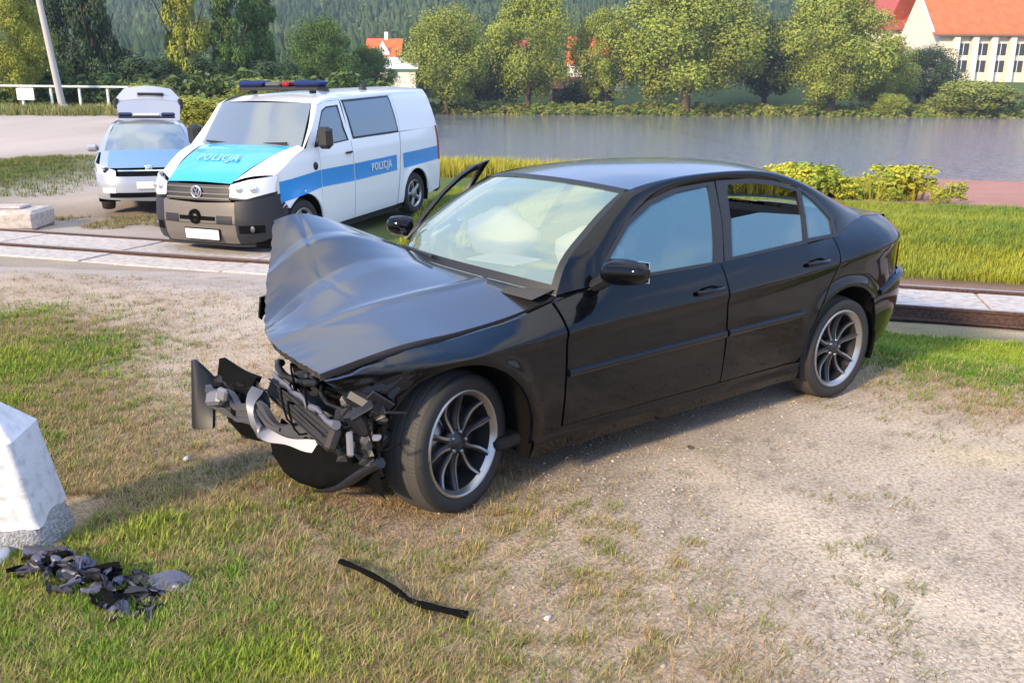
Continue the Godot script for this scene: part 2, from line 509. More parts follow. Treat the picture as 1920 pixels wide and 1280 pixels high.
func ground_color(x: float, d: float) -> Color:
	var n := track(x, d)
	var a := noise.get_noise_2d(x * 9.0, d * 9.0)
	var b := fine.get_noise_2d(x * 60.0, d * 60.0)
	var c := Color(0.42, 0.345, 0.265)
	if d < 9.4 and d > 0.0:
		var v := cover_at(x, d)
		var g := Color(0.58, 0.475, 0.37).lerp(Color(0.54, 0.455, 0.385), ss(5.0, 7.0, n) * ss(1.0, -2.0, x))
		g = g.lerp(Color(0.64, 0.54, 0.39), clampf(a * 2.0, 0, 0.85) * ss(-0.2, 0.8, x))
		var dry := Color(0.50, 0.36, 0.235).lerp(Color(0.57, 0.445, 0.335), clampf(0.5 + a, 0, 1))
		var gr := Color(0.12, 0.14, 0.04).lerp(Color(0.22, 0.19, 0.08), clampf(0.4 + a, 0, 1))
		# paler wheel tracks and a heap of sand at the right
		var q2 := Vector2(x - 1.25, d - 3.2)
		var across := absf(q2.dot(Vector2(0.88, 0.475)) - 0.04 * a)
		g = g.lerp(Color(0.74, 0.60, 0.44), 0.8 * exp(-pow(across / 0.16, 2)) * ss(-1.2, -0.4, -absf(q2.y)))
		g = g.lerp(Color(0.50, 0.41, 0.325), 0.6 * exp(-pow((across - 0.42) / 0.13, 2)))
		g = g.lerp(Color(0.72, 0.58, 0.38), exp(-(pow((x - 2.45) / 0.35, 2) + pow((d - 4.05) / 0.16, 2))))
		g = g * (1.0 - 0.35 * ss(0.25, 0.55, fine.get_noise_2d(x * 240.0, d * 240.0)))
		gr = gr.lerp(Color(0.27, 0.20, 0.115), ss(-0.12, 0.22, fine.get_noise_2d(x * 22.0 + 40.0, d * 22.0)))
		c = gr * v.x + dry * v.y + g * v.z
		# darker brown soil under the wreck
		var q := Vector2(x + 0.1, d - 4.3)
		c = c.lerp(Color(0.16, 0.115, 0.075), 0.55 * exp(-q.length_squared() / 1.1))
	var yard := Color(0.64, 0.54, 0.48).lerp(Color(0.50, 0.43, 0.38), clampf(0.5 + a, 0, 1))
	if n > 9.0:
		var lw := left_land(x, d)
		var strip := ss(9.0, 10.4, n)
		var t := yard
		if lw < 0.999:
			var meadow := Color(0.16, 0.19, 0.045).lerp(Color(0.10, 0.15, 0.04), clampf(0.5 + a, 0, 1))
			meadow = meadow.lerp(Color(0.52, 0.27, 0.21), ss(17.3, 18.6, n) * ss(4.0, 8.0, x))
			t = t.lerp(meadow, 1.0 - lw)
		# the grassy hump on the left and the verge by the crossing
		t = t.lerp(Color(0.10, 0.13, 0.035), clampf(1.5 * exp(-(pow((x + 11.9) / 2.0, 2) + pow((d - 19.5) / 3.2, 2))), 0, 1))
		t = t.lerp(Color(0.24, 0.19, 0.12), 0.7 * ss(-3.5, -5.0, x) * exp(-pow((n - 11.3) / 1.2, 2)))
		t = t.lerp(Color(0.20, 0.10, 0.07), ss(0.5, 2.5, x) * exp(-pow((n - 10.0) / 0.45, 2)))
		if d > 27.0: t = t.lerp(Color(0.17, 0.19, 0.06), lw * ss(33.0, 37.0, d))
		c = c.lerp(t, strip)
	if d > 60.0: c = c.lerp(Color(0.10, 0.14, 0.045), ss(60.0, 75.0, d))
	if d > 180.0: c = Color(0.045, 0.07, 0.03)
	return c * (1.0 + 0.16 * b + 0.10 * a)

func build_ground() -> void:
	var nx := 320
	var nd := 330
	var v := PackedVector3Array(); var col := PackedColorArray(); var idx := PackedInt32Array()
	for i in nd + 1:
		var t: float = lerp(-0.93, 1.0, float(i) / nd)
		var d := 5.0 + 11.0 * t + 780.0 * pow(t, 7)
		for j in nx + 1:
			var s: float = lerp(-1.0, 1.0, float(j) / nx)
			var x := 8.5 * s + 560.0 * pow(s, 7)
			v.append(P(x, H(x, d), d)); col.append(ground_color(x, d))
	for i in nd:
		for j in nx:
			var a := i * (nx + 1) + j
			var b := a + nx + 1
			idx.append_array([a, b + 1, a + 1, a, b, b + 1])
	var arr := []
	arr.resize(Mesh.ARRAY_MAX)
	var st := mb()
	arr[Mesh.ARRAY_VERTEX] = v; arr[Mesh.ARRAY_COLOR] = col; arr[Mesh.ARRAY_INDEX] = idx
	var am := ArrayMesh.new()
	am.add_surface_from_arrays(Mesh.PRIMITIVE_TRIANGLES, arr)
	st.create_from(am, 0)
	st.generate_normals()
	struct(obj("ground", st, M.ground), "gravel yard and patchy grass sloping to the river and the wooded hills", "ground")

func scatter(called: String, meshes: Mesh, m: Material, list: Array, label: String, category: String) -> void:
	# list of [Transform3D, Color]
	var mm := MultiMesh.new()
	mm.transform_format = MultiMesh.TRANSFORM_3D
	mm.use_colors = true
	mm.mesh = meshes
	mm.instance_count = list.size()
	for i in list.size():
		mm.set_instance_transform(i, list[i][0])
		mm.set_instance_color(i, list[i][1])
	meshes.surface_set_material(0, m)
	var o := MultiMeshInstance3D.new()
	o.multimesh = mm
	o.name = numbered(self, called)
	add_child(o, true)
	tag(o, label, category, "", "stuff")

func tuft(n: int, spread: float, lean: float, w: float) -> ArrayMesh:
	# blades one unit tall
	var st := mb()
	for i in n:
		var a := rng.randf() * TAU
		var r := spread * sqrt(rng.randf())
		var base := Vector3(cos(a) * r, -0.04, sin(a) * r)
		var dir := Vector3(cos(a + rng.randf_range(-1, 1)), 0, sin(a + rng.randf_range(-1, 1)))
		var h := rng.randf_range(0.45, 1.0)
		var l := lean * rng.randf_range(0.2, 1.0)
		var side := dir.cross(Vector3.UP) * w
		var mid := base + Vector3.UP * h * 0.55 + dir * l * 0.35
		var top := base + Vector3.UP * h * 0.92 + dir * l
		sg += 1
		st.set_smooth_group(sg)
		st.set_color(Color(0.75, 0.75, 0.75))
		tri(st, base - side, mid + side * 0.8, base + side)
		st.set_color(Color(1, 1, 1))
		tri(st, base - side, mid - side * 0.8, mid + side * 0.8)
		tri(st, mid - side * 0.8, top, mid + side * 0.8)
	st.generate_normals()
	return st.commit()

func stone_mesh() -> ArrayMesh:
	var st := mb()
	var pts := []
	var rows := []
	for i in 4:
		var row := PackedVector3Array()
		var t := PI * i / 3.0
		for k in 7:
			var a := TAU * (k % 6) / 6.0
			var r := 1.0 + 0.3 * sin(k % 6 * 2.3 + i * 1.7)
			row.append(Vector3(sin(t) * cos(a) * r, cos(t) * 0.6, sin(t) * sin(a) * r * 0.8))
		rows.append(row)
	grid(st, rows)
	st.generate_normals()
	return st.commit()

func in_car(x: float, d: float) -> bool:
	var r := Vector2(x + 0.7055, d - 4.0)
	var a := r.x * cos(YAW) + r.y * sin(YAW)
	var s := r.x * sin(YAW) - r.y * cos(YAW)
	return a > -0.35 and a < 3.4 and absf(s) < 0.8

func near_post(x: float, d: float) -> bool:
	return absf(x + 2.02) < 0.21 and absf(d - 3.27) < 0.24

func build_cover() -> void:
	var g := []
	var dry := []
	var peb := []
	for i in 330000:
		# denser close to the camera
		var d := 1.5 + 7.4 * pow(rng.randf(), 1.6)
		var x := rng.randf_range(-1.15, 0.85) * (d + 0.3)
		if near_post(x, d): continue
		var v := cover_at(x, d)
		var n := track(x, d)
		if n > 8.05: continue
		var p := fine.get_noise_2d(x * 90.0, d * 90.0) * 0.9 + 0.5
		var q := noise.get_noise_2d(x * 30.0, d * 30.0)
		var roll := rng.randf()
		var pos := P(x, H(x, d), d)
		var hidden := in_car(x, d)
		var dead := ss(-0.12, 0.22, fine.get_noise_2d(x * 22.0 + 40.0, d * 22.0))
		if x > 2.3: dead = minf(dead, 0.15)
		if x > 2.3 and v.x > 0.3: p = 1.0
		if roll < v.x * (0.25 + 0.7 * p) * (1.0 - 0.78 * dead) and not hidden:
			var s := rng.randf_range(0.024, 0.056) * (1.0 + 0.35 * q) * (1.0 + 0.25 * ss(4.0, 7.0, d))
			var c := Color(0.075, 0.20, 0.015).lerp(Color(0.29, 0.33, 0.04), clampf(rng.randf() * 0.7 + q * 0.8, 0, 1))
			if rng.randf() < 0.10 - 0.3 * q: c = Color(0.40, 0.33, 0.15)
			g.append([at(pos, rng.randf() * TAU, s), c * rng.randf_range(0.75, 1.2)])
		elif roll < v.x * 0.75 + v.y * 0.38 * p * p * ss(0.35, -0.9, x) + v.y * 0.30 * ss(0.06, 0.3, q) or (roll < v.x * 0.95 + 0.1 * v.y and not hidden):
			var s := rng.randf_range(0.02, 0.05)
			var c := Color(0.44, 0.32, 0.16).lerp(Color(0.27, 0.18, 0.085), rng.randf())
			if rng.randf() < 0.22 and not hidden: c = Color(0.19, 0.21, 0.05)
			dry.append([at(pos, rng.randf() * TAU, s), c * rng.randf_range(0.7, 1.25)])
		elif roll > 0.78 and v.z + 0.35 * v.y > rng.randf():
			if v.z < 0.5 and p < 0.4: continue
			var s := 0.0024 + 0.0075 * pow(rng.randf(), 3.5)
			if i % 900 == 0: s = rng.randf_range(0.010, 0.017)
			var c := Color(0.42, 0.355, 0.28).lerp(Color(0.52, 0.45, 0.36), rng.randf()) * rng.randf_range(0.4, 1.0)
			var xf := Transform3D(Basis.from_euler(Vector3(rng.randf_range(-0.4, 0.4), rng.randf() * TAU, 0)).scaled(Vector3(s, s, s)), pos + Vector3(0, s * 0.2, 0))
			peb.append([xf, c])
	# a few lone green tufts in the gravel
	for i in 260:
		var d := 2.2 + 4.5 * rng.randf()
		var x := rng.randf_range(-0.1, 0.62) * d
		if in_car(x, d) or noise.get_noise_2d(x * 55.0 + 80.0, d * 55.0) < 0.12: continue
		for k in 4:
			g.append([at(P(x + rng.randf_range(-0.06, 0.06), H(x, d), d + rng.randf_range(-0.06, 0.06)), rng.randf() * TAU, rng.randf_range(0.02, 0.05)), Color(0.16, 0.19, 0.05).lerp(Color(0.28, 0.23, 0.09), rng.randf())])
	for i in 420:
		var d := 2.15 + 1.7 * rng.randf()
		var x := rng.randf_range(-0.32, 0.36) * d
		if in_car(x, d) or noise.get_noise_2d(x * 70.0 + 30.0, d * 70.0) < -0.05 or cover_at(x, d).z > 0.85: continue
		var tone := Color(0.40, 0.28, 0.10).lerp(Color(0.22, 0.25, 0.05), rng.randf())
		for k in 7:
			g.append([at(P(x + rng.randfn() * 0.03, H(x, d), d + rng.randfn() * 0.03), rng.randf() * TAU, rng.randf_range(0.02, 0.045)), tone * rng.randf_range(0.75, 1.25)])
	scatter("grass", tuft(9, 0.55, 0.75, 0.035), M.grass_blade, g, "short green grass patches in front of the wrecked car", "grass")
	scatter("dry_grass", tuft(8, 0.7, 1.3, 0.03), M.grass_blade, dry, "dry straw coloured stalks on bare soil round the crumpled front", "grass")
	scatter("gravel", stone_mesh(), M.stone, peb, "loose small stones lying over the gravel yard", "gravel")
	# verge grass beyond the rails, on the right and along the river
	var mid := []
	var tall := []
	for i in 60000:
		var d := rng.randf_range(8.5, 19.5)
		var x := rng.randf_range(-1.5, 13.0)
		var n := track(x, d)
		if n < 10.35 or n > 18.4 or left_land(x, d) > 0.5: continue
		var q := noise.get_noise_2d(x * 12.0, d * 12.0)
		var c := Color(0.30, 0.31, 0.035).lerp(Color(0.13, 0.20, 0.035), clampf(rng.randf() * 0.6 + q + 0.55 * ss(13.2, 14.4, n), 0, 1))
		mid.append([at(P(x, H(x, d), d), rng.randf() * TAU, rng.randf_range(0.07, 0.16)), c])
	for i in 26000:
		var d := rng.randf_range(15.5, 31.0)
		var x := rng.randf_range(-3.2, 9.2)
		var n := track(x, d)
		var q := noise.get_noise_2d(x * 10.0 + 50.0, d * 10.0)
		var band := exp(-pow((n - 25.5 - q * 2.0) / 1.3, 2)) * ss(4.0, 1.5, x) * 0.9
		var clump := 0.35 * exp(-(pow((x - 7.0) / 1.5, 2) + pow((d - 19.3 + 0.3 * (x - 7.0)) / 0.8, 2))) * 1.2
		if rng.randf() > max(band, clump): continue
		var c := Color(0.38, 0.34, 0.045).lerp(Color(0.19, 0.24, 0.045), clampf(rng.randf() * 0.7 + q * 0.7, 0, 1))
		tall.append([at(P(x, H(x, d), d), rng.randf() * TAU, rng.randf_range(0.35, 0.75)), c])
	for i in 5000:
		var d := rng.randf_range(14.0, 25.0)
		var x := -11.9 + rng.randfn() * 1.9
		if absf(x + 11.9) > 3.2 or absf(d - 19.5) > 3.3: continue
		mid.append([at(P(x, H(x, d), d), rng.randf() * TAU, rng.randf_range(0.06, 0.13)), Color(0.09, 0.14, 0.03).lerp(Color(0.22, 0.21, 0.06), rng.randf())])
	for i in 7000:
		var d := rng.randf_range(10.5, 14.0)
		var x := rng.randf_range(-9.0, -4.2)
		var n := track(x, d)
		if n < 9.95 or n > 11.6 or noise.get_noise_2d(x * 25.0, d * 25.0) < -0.1: continue
		mid.append([at(P(x, H(x, d), d), rng.randf() * TAU, rng.randf_range(0.03, 0.09)), Color(0.30, 0.24, 0.12).lerp(Color(0.18, 0.17, 0.06), rng.randf())])
	for i in 2600:
		var d := rng.randf_range(34.0, 40.0)
		var x := rng.randf_range(-30.0, -14.0)
		mid.append([at(P(x, H(x, d), d), rng.randf() * TAU, rng.randf_range(0.2, 0.5)), Color(0.30, 0.27, 0.11).lerp(Color(0.16, 0.20, 0.05), rng.randf())])
	scatter("meadow_grass", tuft(9, 0.7, 0.6, 0.04), M.grass_blade, mid, "bright green verge grass beyond the rails", "grass")
	scatter("tall_grass", tuft(10, 0.4, 0.45, 0.018), M.grass_blade, tall, "tall yellow green grass on the near bank of the river", "grass")

func build_water() -> void:
	var st := mb()
	var rows := []
	for i in 25:
		var t := i / 24.0
		var d: float = lerp(19.0, 121.0, t)
		var row := PackedVector3Array()
		for j in 3: row.append(P(lerp(-40.0, 150.0, j / 2.0), -0.52 + 1.15 * (d - 29.0) / 91.0, d))
		rows.append(row)
	grid(st, rows)
	struct(obj("river_water", st, M.water), "wide rippled grey river in front of the willows", "river")

# ---------------------------------------------------------------- rails and crossing
func RN(n: float, t: float, y: float) -> Vector3:
	# n metres across the track from the camera, t metres along it to the right
	return P(0.3 * n + 0.954 * t, y, 0.954 * n - 0.3 * t)

func build_track() -> void:
	for r in [[8.62, "rusty rail nearest the wrecked car, sunk in the concrete crossing on its left"], [9.62, "rusty rail on the river side of the track"]]:
		var root := thing("railway_rail", r[1], "rail", Transform3D(), "rails of the narrow track")
		var st := mb()
		beam(st, RN(r[0], -30, -0.15), RN(r[0], 40, -0.15), 0.035, 0.09, 0.002)
		obj("rail_web", st, M.rust, root)
		st = mb()
		beam(st, RN(r[0], -30, -0.093), RN(r[0], 40, -0.093), 0.062, 0.034, 0.008)
		obj("rail_head", st, M.rust, root)
		st = mb()
		beam(st, RN(r[0], -30, -0.0745), RN(r[0], 40, -0.0745), 0.045, 0.004, 0.001)
		obj("running_face", st, M.rail_top, root)
		st = mb()
		beam(st, RN(r[0], -30, -0.205), RN(r[0], 40, -0.205), 0.12, 0.022, 0.003)
		obj("rail_foot", st, M.rust, root)
	# concrete panels of the crossing: outer row, middle row
	var k := 0
	for t in range(-12, 14, 2):
		for e in [[8.28, 0.54, -0.105, "apron"], [9.13, 0.80, -0.095, "middle"]]:
			if e[3] == "apron" and t > -5 and t < 3: continue
			var y: float = e[2] - (0.085 if t >= 2 and e[3] == "apron" else 0.0) + rng.randf_range(-0.006, 0.006)
			var st := mb()
			var a := RN(e[0], t * 1.0 + 0.01, y)
			var b := RN(e[0], t * 1.0 + 1.985, y + rng.randf_range(-0.004, 0.004))
			beam(st, a - Vector3(0, 0.06, 0), b - Vector3(0, 0.06, 0), e[1], 0.12, 0.012)
			var o := obj("concrete_panel", st, M.concrete)
			struct(o)
			k += 1
	var st := mb()
	bx(st, P(-7.75, 0.02, 12.9), Vector3(1.15, 0.3, 0.8), 0.05, 0.12)
	bx(st, P(-7.7, 0.19, 12.95), Vector3(0.5, 0.05, 0.4), 0.02, 0.12)
	tag(obj("concrete_block", st, M.concrete), "low pale concrete block beside the crossing, left of the police cars", "concrete block")

# ---------------------------------------------------------------- plants
func crown_mesh(seed_: int, w: float, h: float, lobes: int, leaves: int, leaf: float, form := 0) -> ArrayMesh:
	# form 0 round willow, 1 tall and narrow, 2 low shrub
	var r := RandomNumberGenerator.new()
	r.seed = seed_
	var st := mb()
	var L := []
	for i in lobes:
		var t := (i + 0.5) / lobes
		var y := 0.0
		var rad := 0.0
		if form == 0: y = h * (0.22 + 0.64 * t); rad = w * 0.5 * (0.78 * sin(PI * clampf(0.18 + 0.72 * t, 0, 1)))
		elif form == 1: y = h * (0.14 + 0.76 * t); rad = w * 0.5 * (0.8 - 0.62 * t)
		else: y = h * (0.2 + 0.5 * t); rad = w * 0.5 * 0.75 * (1.0 - 0.5 * t)
		var a := i * 2.4 + r.randf_range(-0.5, 0.5)
		var q := rad * r.randf_range(0.45, 1.0)
		var size := w * r.randf_range(0.075, 0.17) * (0.75 if form == 1 else 1.0)
		L.append([Vector3(cos(a) * q, y + r.randf_range(-0.05, 0.05) * h, sin(a) * q), size, r.randf_range(0.6, 1.2)])
	for i in leaves:
		var l = L[r.randi() % lobes]
		var dir := Vector3(r.randfn(), r.randfn() * 0.9 + 0.15, r.randfn()).normalized()
		var k := 1.0 - 0.55 * pow(r.randf(), 2.0)
		if r.randf() < 0.10: k = r.randf_range(1.0, 1.45)
		var c: Vector3 = l[0] + Vector3(dir.x, dir.y * 0.85, dir.z) * l[1] * k
		if c.y < 0.02 * h: c.y = 0.02 * h + r.randf() * 0.1 * h
		var nn := (dir + Vector3(r.randf_range(-1, 1), r.randf_range(-0.6, 1), r.randf_range(-1, 1)) * 0.8).normalized()
		var u := nn.cross(Vector3(r.randfn(), r.randfn(), r.randfn())).normalized()
		var v := nn.cross(u)
		var s := leaf * r.randf_range(0.55, 1.3)
		var col := gray(clampf(l[2] * r.randf_range(0.8, 1.12), 0, 1.3))
		col = col * Color(r.randf_range(0.85, 1.15), 1.0, r.randf_range(0.8, 1.1))
		sg += 1
		st.set_smooth_group(sg)
		st.set_color(col)
		tri(st, c - u * s, c + v * s * 0.55, c + u * s)
		tri(st, c - u * s, c + u * s, c - v * s * 0.55 + nn * s * 0.15)
	st.generate_normals()
	return st.commit()

func trunk_mesh(seed_: int, h: float, r0: float, forks: int) -> ArrayMesh:
	var r := RandomNumberGenerator.new()
	r.seed = seed_
	var st := mb()
	var pts := PackedVector3Array()
	for i in 6: pts.append(Vector3(r.randf_range(-0.1, 0.1) * i * 0.4, -0.4 + h * 0.62 * i / 5.0, r.randf_range(-0.1, 0.1) * i * 0.4))
	tube(st, pts, r0, r0 * 0.35, 8)
	for k in forks:
		var a := TAU * k / forks + r.randf()
		var b := pts[1].lerp(pts[3], r.randf())
		var e := b + Vector3(cos(a), 1.1, sin(a)) * h * r.randf_range(0.2, 0.34)
		tube(st, PackedVector3Array([b, b.lerp(e, 0.5) + Vector3(0, -0.08 * h * 0.3, 0), e]), r0 * 0.5, r0 * 0.15, 6)
	st.generate_normals()
	return st.commit()

var shapes := {}

func tree(called: String, kind: String, leaf_mat: String, x: float, d: float, w: float, h: float, label: String, cat: String, group := "", turn := 0.0) -> void:
	var y := H(x, d) - 0.1
	var root := thing(called, label, cat, Transform3D(Basis(Vector3.UP, turn).scaled(Vector3(w / 10.0, h / 10.0, w / 10.0)), P(x, y, d)), group)
	if not shapes.has(kind):
		match kind:
			"willow": shapes[kind] = [crown_mesh(11, 10.0, 10.0, 60, 42000, 0.10, 0), trunk_mesh(1, 9.0, 0.35, 5)]
			"willow_b": shapes[kind] = [crown_mesh(12, 10.0, 10.0, 52, 40000, 0.10, 0), trunk_mesh(2, 9.0, 0.33, 4)]
			"tall": shapes[kind] = [crown_mesh(13, 10.0, 10.0, 44, 26000, 0.15, 1), trunk_mesh(3, 10.0, 0.3, 5)]
			"loose": shapes[kind] = [crown_mesh(14, 10.0, 10.0, 30, 12000, 0.15, 1), trunk_mesh(4, 10.0, 0.3, 5)]
			"shrub": shapes[kind] = [crown_mesh(15, 10.0, 10.0, 36, 18000, 0.15, 2), trunk_mesh(5, 6.0, 0.2, 4)]
	var c := MeshInstance3D.new()
	c.mesh = shapes[kind][0]
	c.name = "crown"
	c.material_override = M[leaf_mat]
	root.add_child(c)
	var t := MeshInstance3D.new()
	t.mesh = shapes[kind][1]
	t.name = "trunk" if kind != "shrub" else "stem"
	t.material_override = M.bark
	root.add_child(t)

func X(u: float, d: float) -> float:
	return (u - 960.0) / 1582.0 * d * 1.0

func build_trees() -> void:
	# left, on the embankment behind the railing
	tree("small_tree", "willow_b", "leaf_yellow", -27.5, 49, 4.6, 7.2, "sunlit yellow green tree at the left edge of the picture", "tree")
	tree("dark_tree", "tall", "leaf_dark", -27.0, 57, 5.5, 12.5, "tall dark tree right behind the leaning grey pole", "tree")
	tree("dark_tree", "tall", "leaf_dark", -31.0, 60, 5.5, 9.0, "dark tree between the sunlit yellow tree and the tall dark one", "tree")
	tree("light_tree", "loose", "leaf_green", -33.2, 62, 4.0, 9.5, "thin pale green tree reaching the top left corner", "tree")
	tree("shrub", "shrub", "leaf_green", -27.8, 52, 5.0, 3.8, "green bush behind the railing left of the pole", "shrub")
	tree("dark_bush", "shrub", "leaf_dark", -24.0, 58, 6.5, 4.4, "dark bush behind the small police car", "shrub")
	tree("dark_bush", "shrub", "leaf_dark", -20.8, 60, 6.0, 4.6, "dark bush at the foot of the tall loose tree", "shrub")
	tree("loose_tree", "loose", "leaf_yellow", -22.2, 60, 5.2, 11.0, "tall loose yellow green tree with sky and hill showing through it", "tree")
	tree("loose_tree", "loose", "leaf_green", -19.6, 61, 4.6, 8.6, "lower bright green tree just right of the tall loose one", "tree")
	tree("dark_tree", "tall", "leaf_green", -18.4, 64, 5.4, 9.5, "dark green tree above the windscreen of the police van", "tree")
	tree("shrub", "shrub", "leaf_dark", -16.8, 62, 6.0, 4.4, "dark bush above the roof of the police van", "shrub")
	tree("green_tree", "willow", "leaf_green", -17.2, 79, 7.0, 8.2, "mid green rounded tree left of the house with the white gable", "tree")
	tree("green_tree", "willow_b", "leaf_green", -13.6, 84, 5.6, 6.6, "rounded green tree over the light bar of the van", "tree")
	tree("yellow_hedge", "shrub", "leaf_yellow", -10.3, 29, 3.6, 1.6, "yellow green bush between the small police car and the van", "shrub")
	tree("yellow_hedge", "shrub", "leaf_shrub", -13.0, 31.5, 2.6, 1.9, "small yellow bush showing over the raised tailgate", "shrub")
	tree("yellow_hedge", "shrub", "leaf_yellow", -12.4, 45, 6.0, 2.2, "yellow green bush showing over the roof of the van", "shrub")
	# the far bank
	tree("willow_tree", "willow", "leaf_willow", X(838, 116), 116, 14.5, 14.8, "yellow green willow on the far bank right behind the tail of the van", "tree", "", 1.0)
	tree("willow_tree", "willow_b", "leaf_willow", X(985, 119), 119, 15.0, 17.4, "willow on the far bank second from the van, above the open door of the wreck", "tree", "", 2.0)
	tree("willow_tree", "willow_b", "leaf_willow", X(1125, 121), 121, 11.5, 15.0, "slimmer willow on the far bank beside the house among the trees", "tree", "", 4.0)
	tree("willow_tree", "willow", "leaf_willow", X(1270, 118), 118, 24.0, 18.4, "largest willow on the far bank, straight above the roof of the wreck", "tree", "", 3.1)
	tree("willow_tree", "willow_b", "leaf_willow", X(1535, 117), 117, 18.5, 17.6, "broad willow on the far bank left of the orange roofed hall", "tree", "", 5.2)
	tree("willow_tree", "willow", "leaf_willow", X(1622, 122), 122, 11.0, 10.0, "lower willow leaning against the broad one beside the hall", "tree", "", 0.4)
	tree("dark_tree", "willow_b", "leaf_dark", X(1412, 128), 128, 14.0, 13.5, "dark green tree in the gap between the two biggest willows", "tree")
	tree("dark_tree", "willow", "leaf_dark", X(1690, 129), 129, 13.0, 9.0, "dark round tree in front of the corner of the hall", "tree")
	tree("dark_bush", "shrub", "leaf_dark", X(1085, 125), 125, 12.0, 5.5, "dark bush under the house among the willows", "shrub")
	tree("dark_bush", "shrub", "leaf_dark", X(920, 124), 124, 12.0, 9.0, "dark bush between the first two willows of the far bank", "shrub")
	tree("river_bush", "shrub", "leaf_shrub", X(1785, 118), 118, 16.0, 6.4, "wide rounded pale bush at the water below the hall", "shrub")
	tree("river_bush", "shrub", "leaf_green", X(1905, 120), 120, 8.0, 3.6, "green bush at the right edge below the painted wall", "shrub")
	tree("river_bush", "shrub", "leaf_willow", X(1640, 117), 117, 7.0, 4.6, "low bush at the water between the broad willow and the pale bush", "shrub")
	# scrub right at the waterline: one mass
	var leafm := crown_mesh(77, 1.0, 1.0, 7, 330, 0.06, 2)
	var list := []
	for i in 900:
		var u := rng.randf_range(780, 1990)
		var d := rng.randf_range(114.5, 121.0)
		var x := X(u, d)
		var s := rng.randf_range(1.0, 2.6)
		list.append([Transform3D(Basis(Vector3.UP, rng.randf() * TAU).scaled(Vector3(s * 1.3, s, s * 1.3)), P(x, H(x, d) - 0.2, d)), Color(0.13, 0.20, 0.035).lerp(Color(0.27, 0.27, 0.07), rng.randf()) * rng.randf_range(0.7, 1.2)])
	for i in 260:
		var d := rng.randf_range(50, 66)
		var x := rng.randf_range(-0.62, -0.13) * d
		var s := rng.randf_range(1.6, 3.2)
		list.append([Transform3D(Basis(Vector3.UP, rng.randf() * TAU).scaled(Vector3(s * 1.2, s, s * 1.2)), P(x, H(x, d) - 0.2, d)), Color(0.05, 0.09, 0.03).lerp(Color(0.13, 0.17, 0.05), rng.randf())])
	for i in 500:
		var d := rng.randf_range(70, 112)
		var x := rng.randf_range(-0.42, -0.11) * d
		var s := rng.randf_range(1.6, 3.4)
		list.append([Transform3D(Basis(Vector3.UP, rng.randf() * TAU).scaled(Vector3(s * 1.2, s, s * 1.2)), P(x, H(x, d) - 0.2, d)), Color(0.06, 0.10, 0.03).lerp(Color(0.13, 0.17, 0.05), rng.randf())])
	var clump := []
	var leafn := crown_mesh(78, 1.0, 1.0, 9, 500, 0.045, 2)
	for i in 150:
		var x := 7.0 + rng.randfn() * 0.9
		var d := 19.3 - 0.3 * (x - 7.0) + rng.randfn() * 0.55
		var s := rng.randf_range(0.25, 0.75) * (1.0 + 0.5 * sin(x * 3.1))
		clump.append([Transform3D(Basis(Vector3.UP, rng.randf() * TAU).scaled(Vector3(s * 1.3, s, s * 1.3)), P(x, H(x, d) - 0.05, d)), Color(0.46, 0.44, 0.05).lerp(Color(0.22, 0.30, 0.04), rng.randf())])
	scatter("bank_weeds", leafn, M.grass_blade, clump, "leafy yellow green weeds on the near bank behind the boot of the wreck", "weeds")
	scatter("undergrowth", leafm, M.grass_blade, list, "low scrub and reeds along the foot of the trees", "undergrowth")

func build_forest() -> void:
	var st := mb()
	var rr := RandomNumberGenerator.new()
	rr.seed = 5
	for l in 5:
		var y0 := 0.10 + 0.17 * l
		var r0 := 0.20 * (1.0 - l * 0.17)
		sg += 1
		st.set_smooth_group(sg)
		for k in 8:
			var a0 := TAU * k / 8.0 + l
			var a1 := TAU * (k + 1) / 8.0 + l
			var q := r0 * rr.randf_range(0.7, 1.2)
			st.set_color(gray(rr.randf_range(0.6, 1.0)))
			tri(st, Vector3(cos(a0) * q, y0 - rr.randf() * 0.06, sin(a0) * q), Vector3(0, y0 + 0.32, 0), Vector3(cos(a1) * r0, y0, sin(a1) * r0))
	st.generate_normals()
	var con := st.commit()
	var list := []
	for i in 42000:
		var d := 190.0 + 430.0 * pow(rng.randf(), 0.8)
		var x := rng.randf_range(-0.75, 0.75) * d
		var q := noise.get_noise_2d(x * 0.8, d * 0.8)
		if rng.randf() < 0.15 + q * 0.8: continue
		var s := rng.randf_range(7.0, 12.5)
		var c := Color(0.045, 0.085, 0.035).lerp(Color(0.10, 0.14, 0.045), clampf(rng.randf() * 0.6 + q, 0, 1))
		list.append([Transform3D(Basis(Vector3.UP, rng.randf() * TAU).scaled(Vector3(s * 1.5, s, s * 1.5)), P(x, H(x, d) - 0.5, d)), c])
	var dec := crown_mesh(91, 1.0, 1.0, 9, 130, 0.085, 0)
	var broad := []
	for i in 14000:
		var d := 190.0 + 430.0 * pow(rng.randf(), 0.75)
		var x := rng.randf_range(-0.75, 0.75) * d
		var s := rng.randf_range(6.0, 12.0)
		broad.append([Transform3D(Basis(Vector3.UP, rng.randf() * TAU).scaled(Vector3(s, s, s)), P(x, H(x, d) - 0.8, d)), Color(0.055, 0.10, 0.03).lerp(Color(0.12, 0.16, 0.045), rng.randf())])
	scatter("broadleaf_forest", dec, M.conifer, broad, "rounded broadleaf trees mixed among the conifers on the hills", "forest")
	scatter("forest", con, M.conifer, list, "hazy conifer forest covering the hills behind the river", "forest")

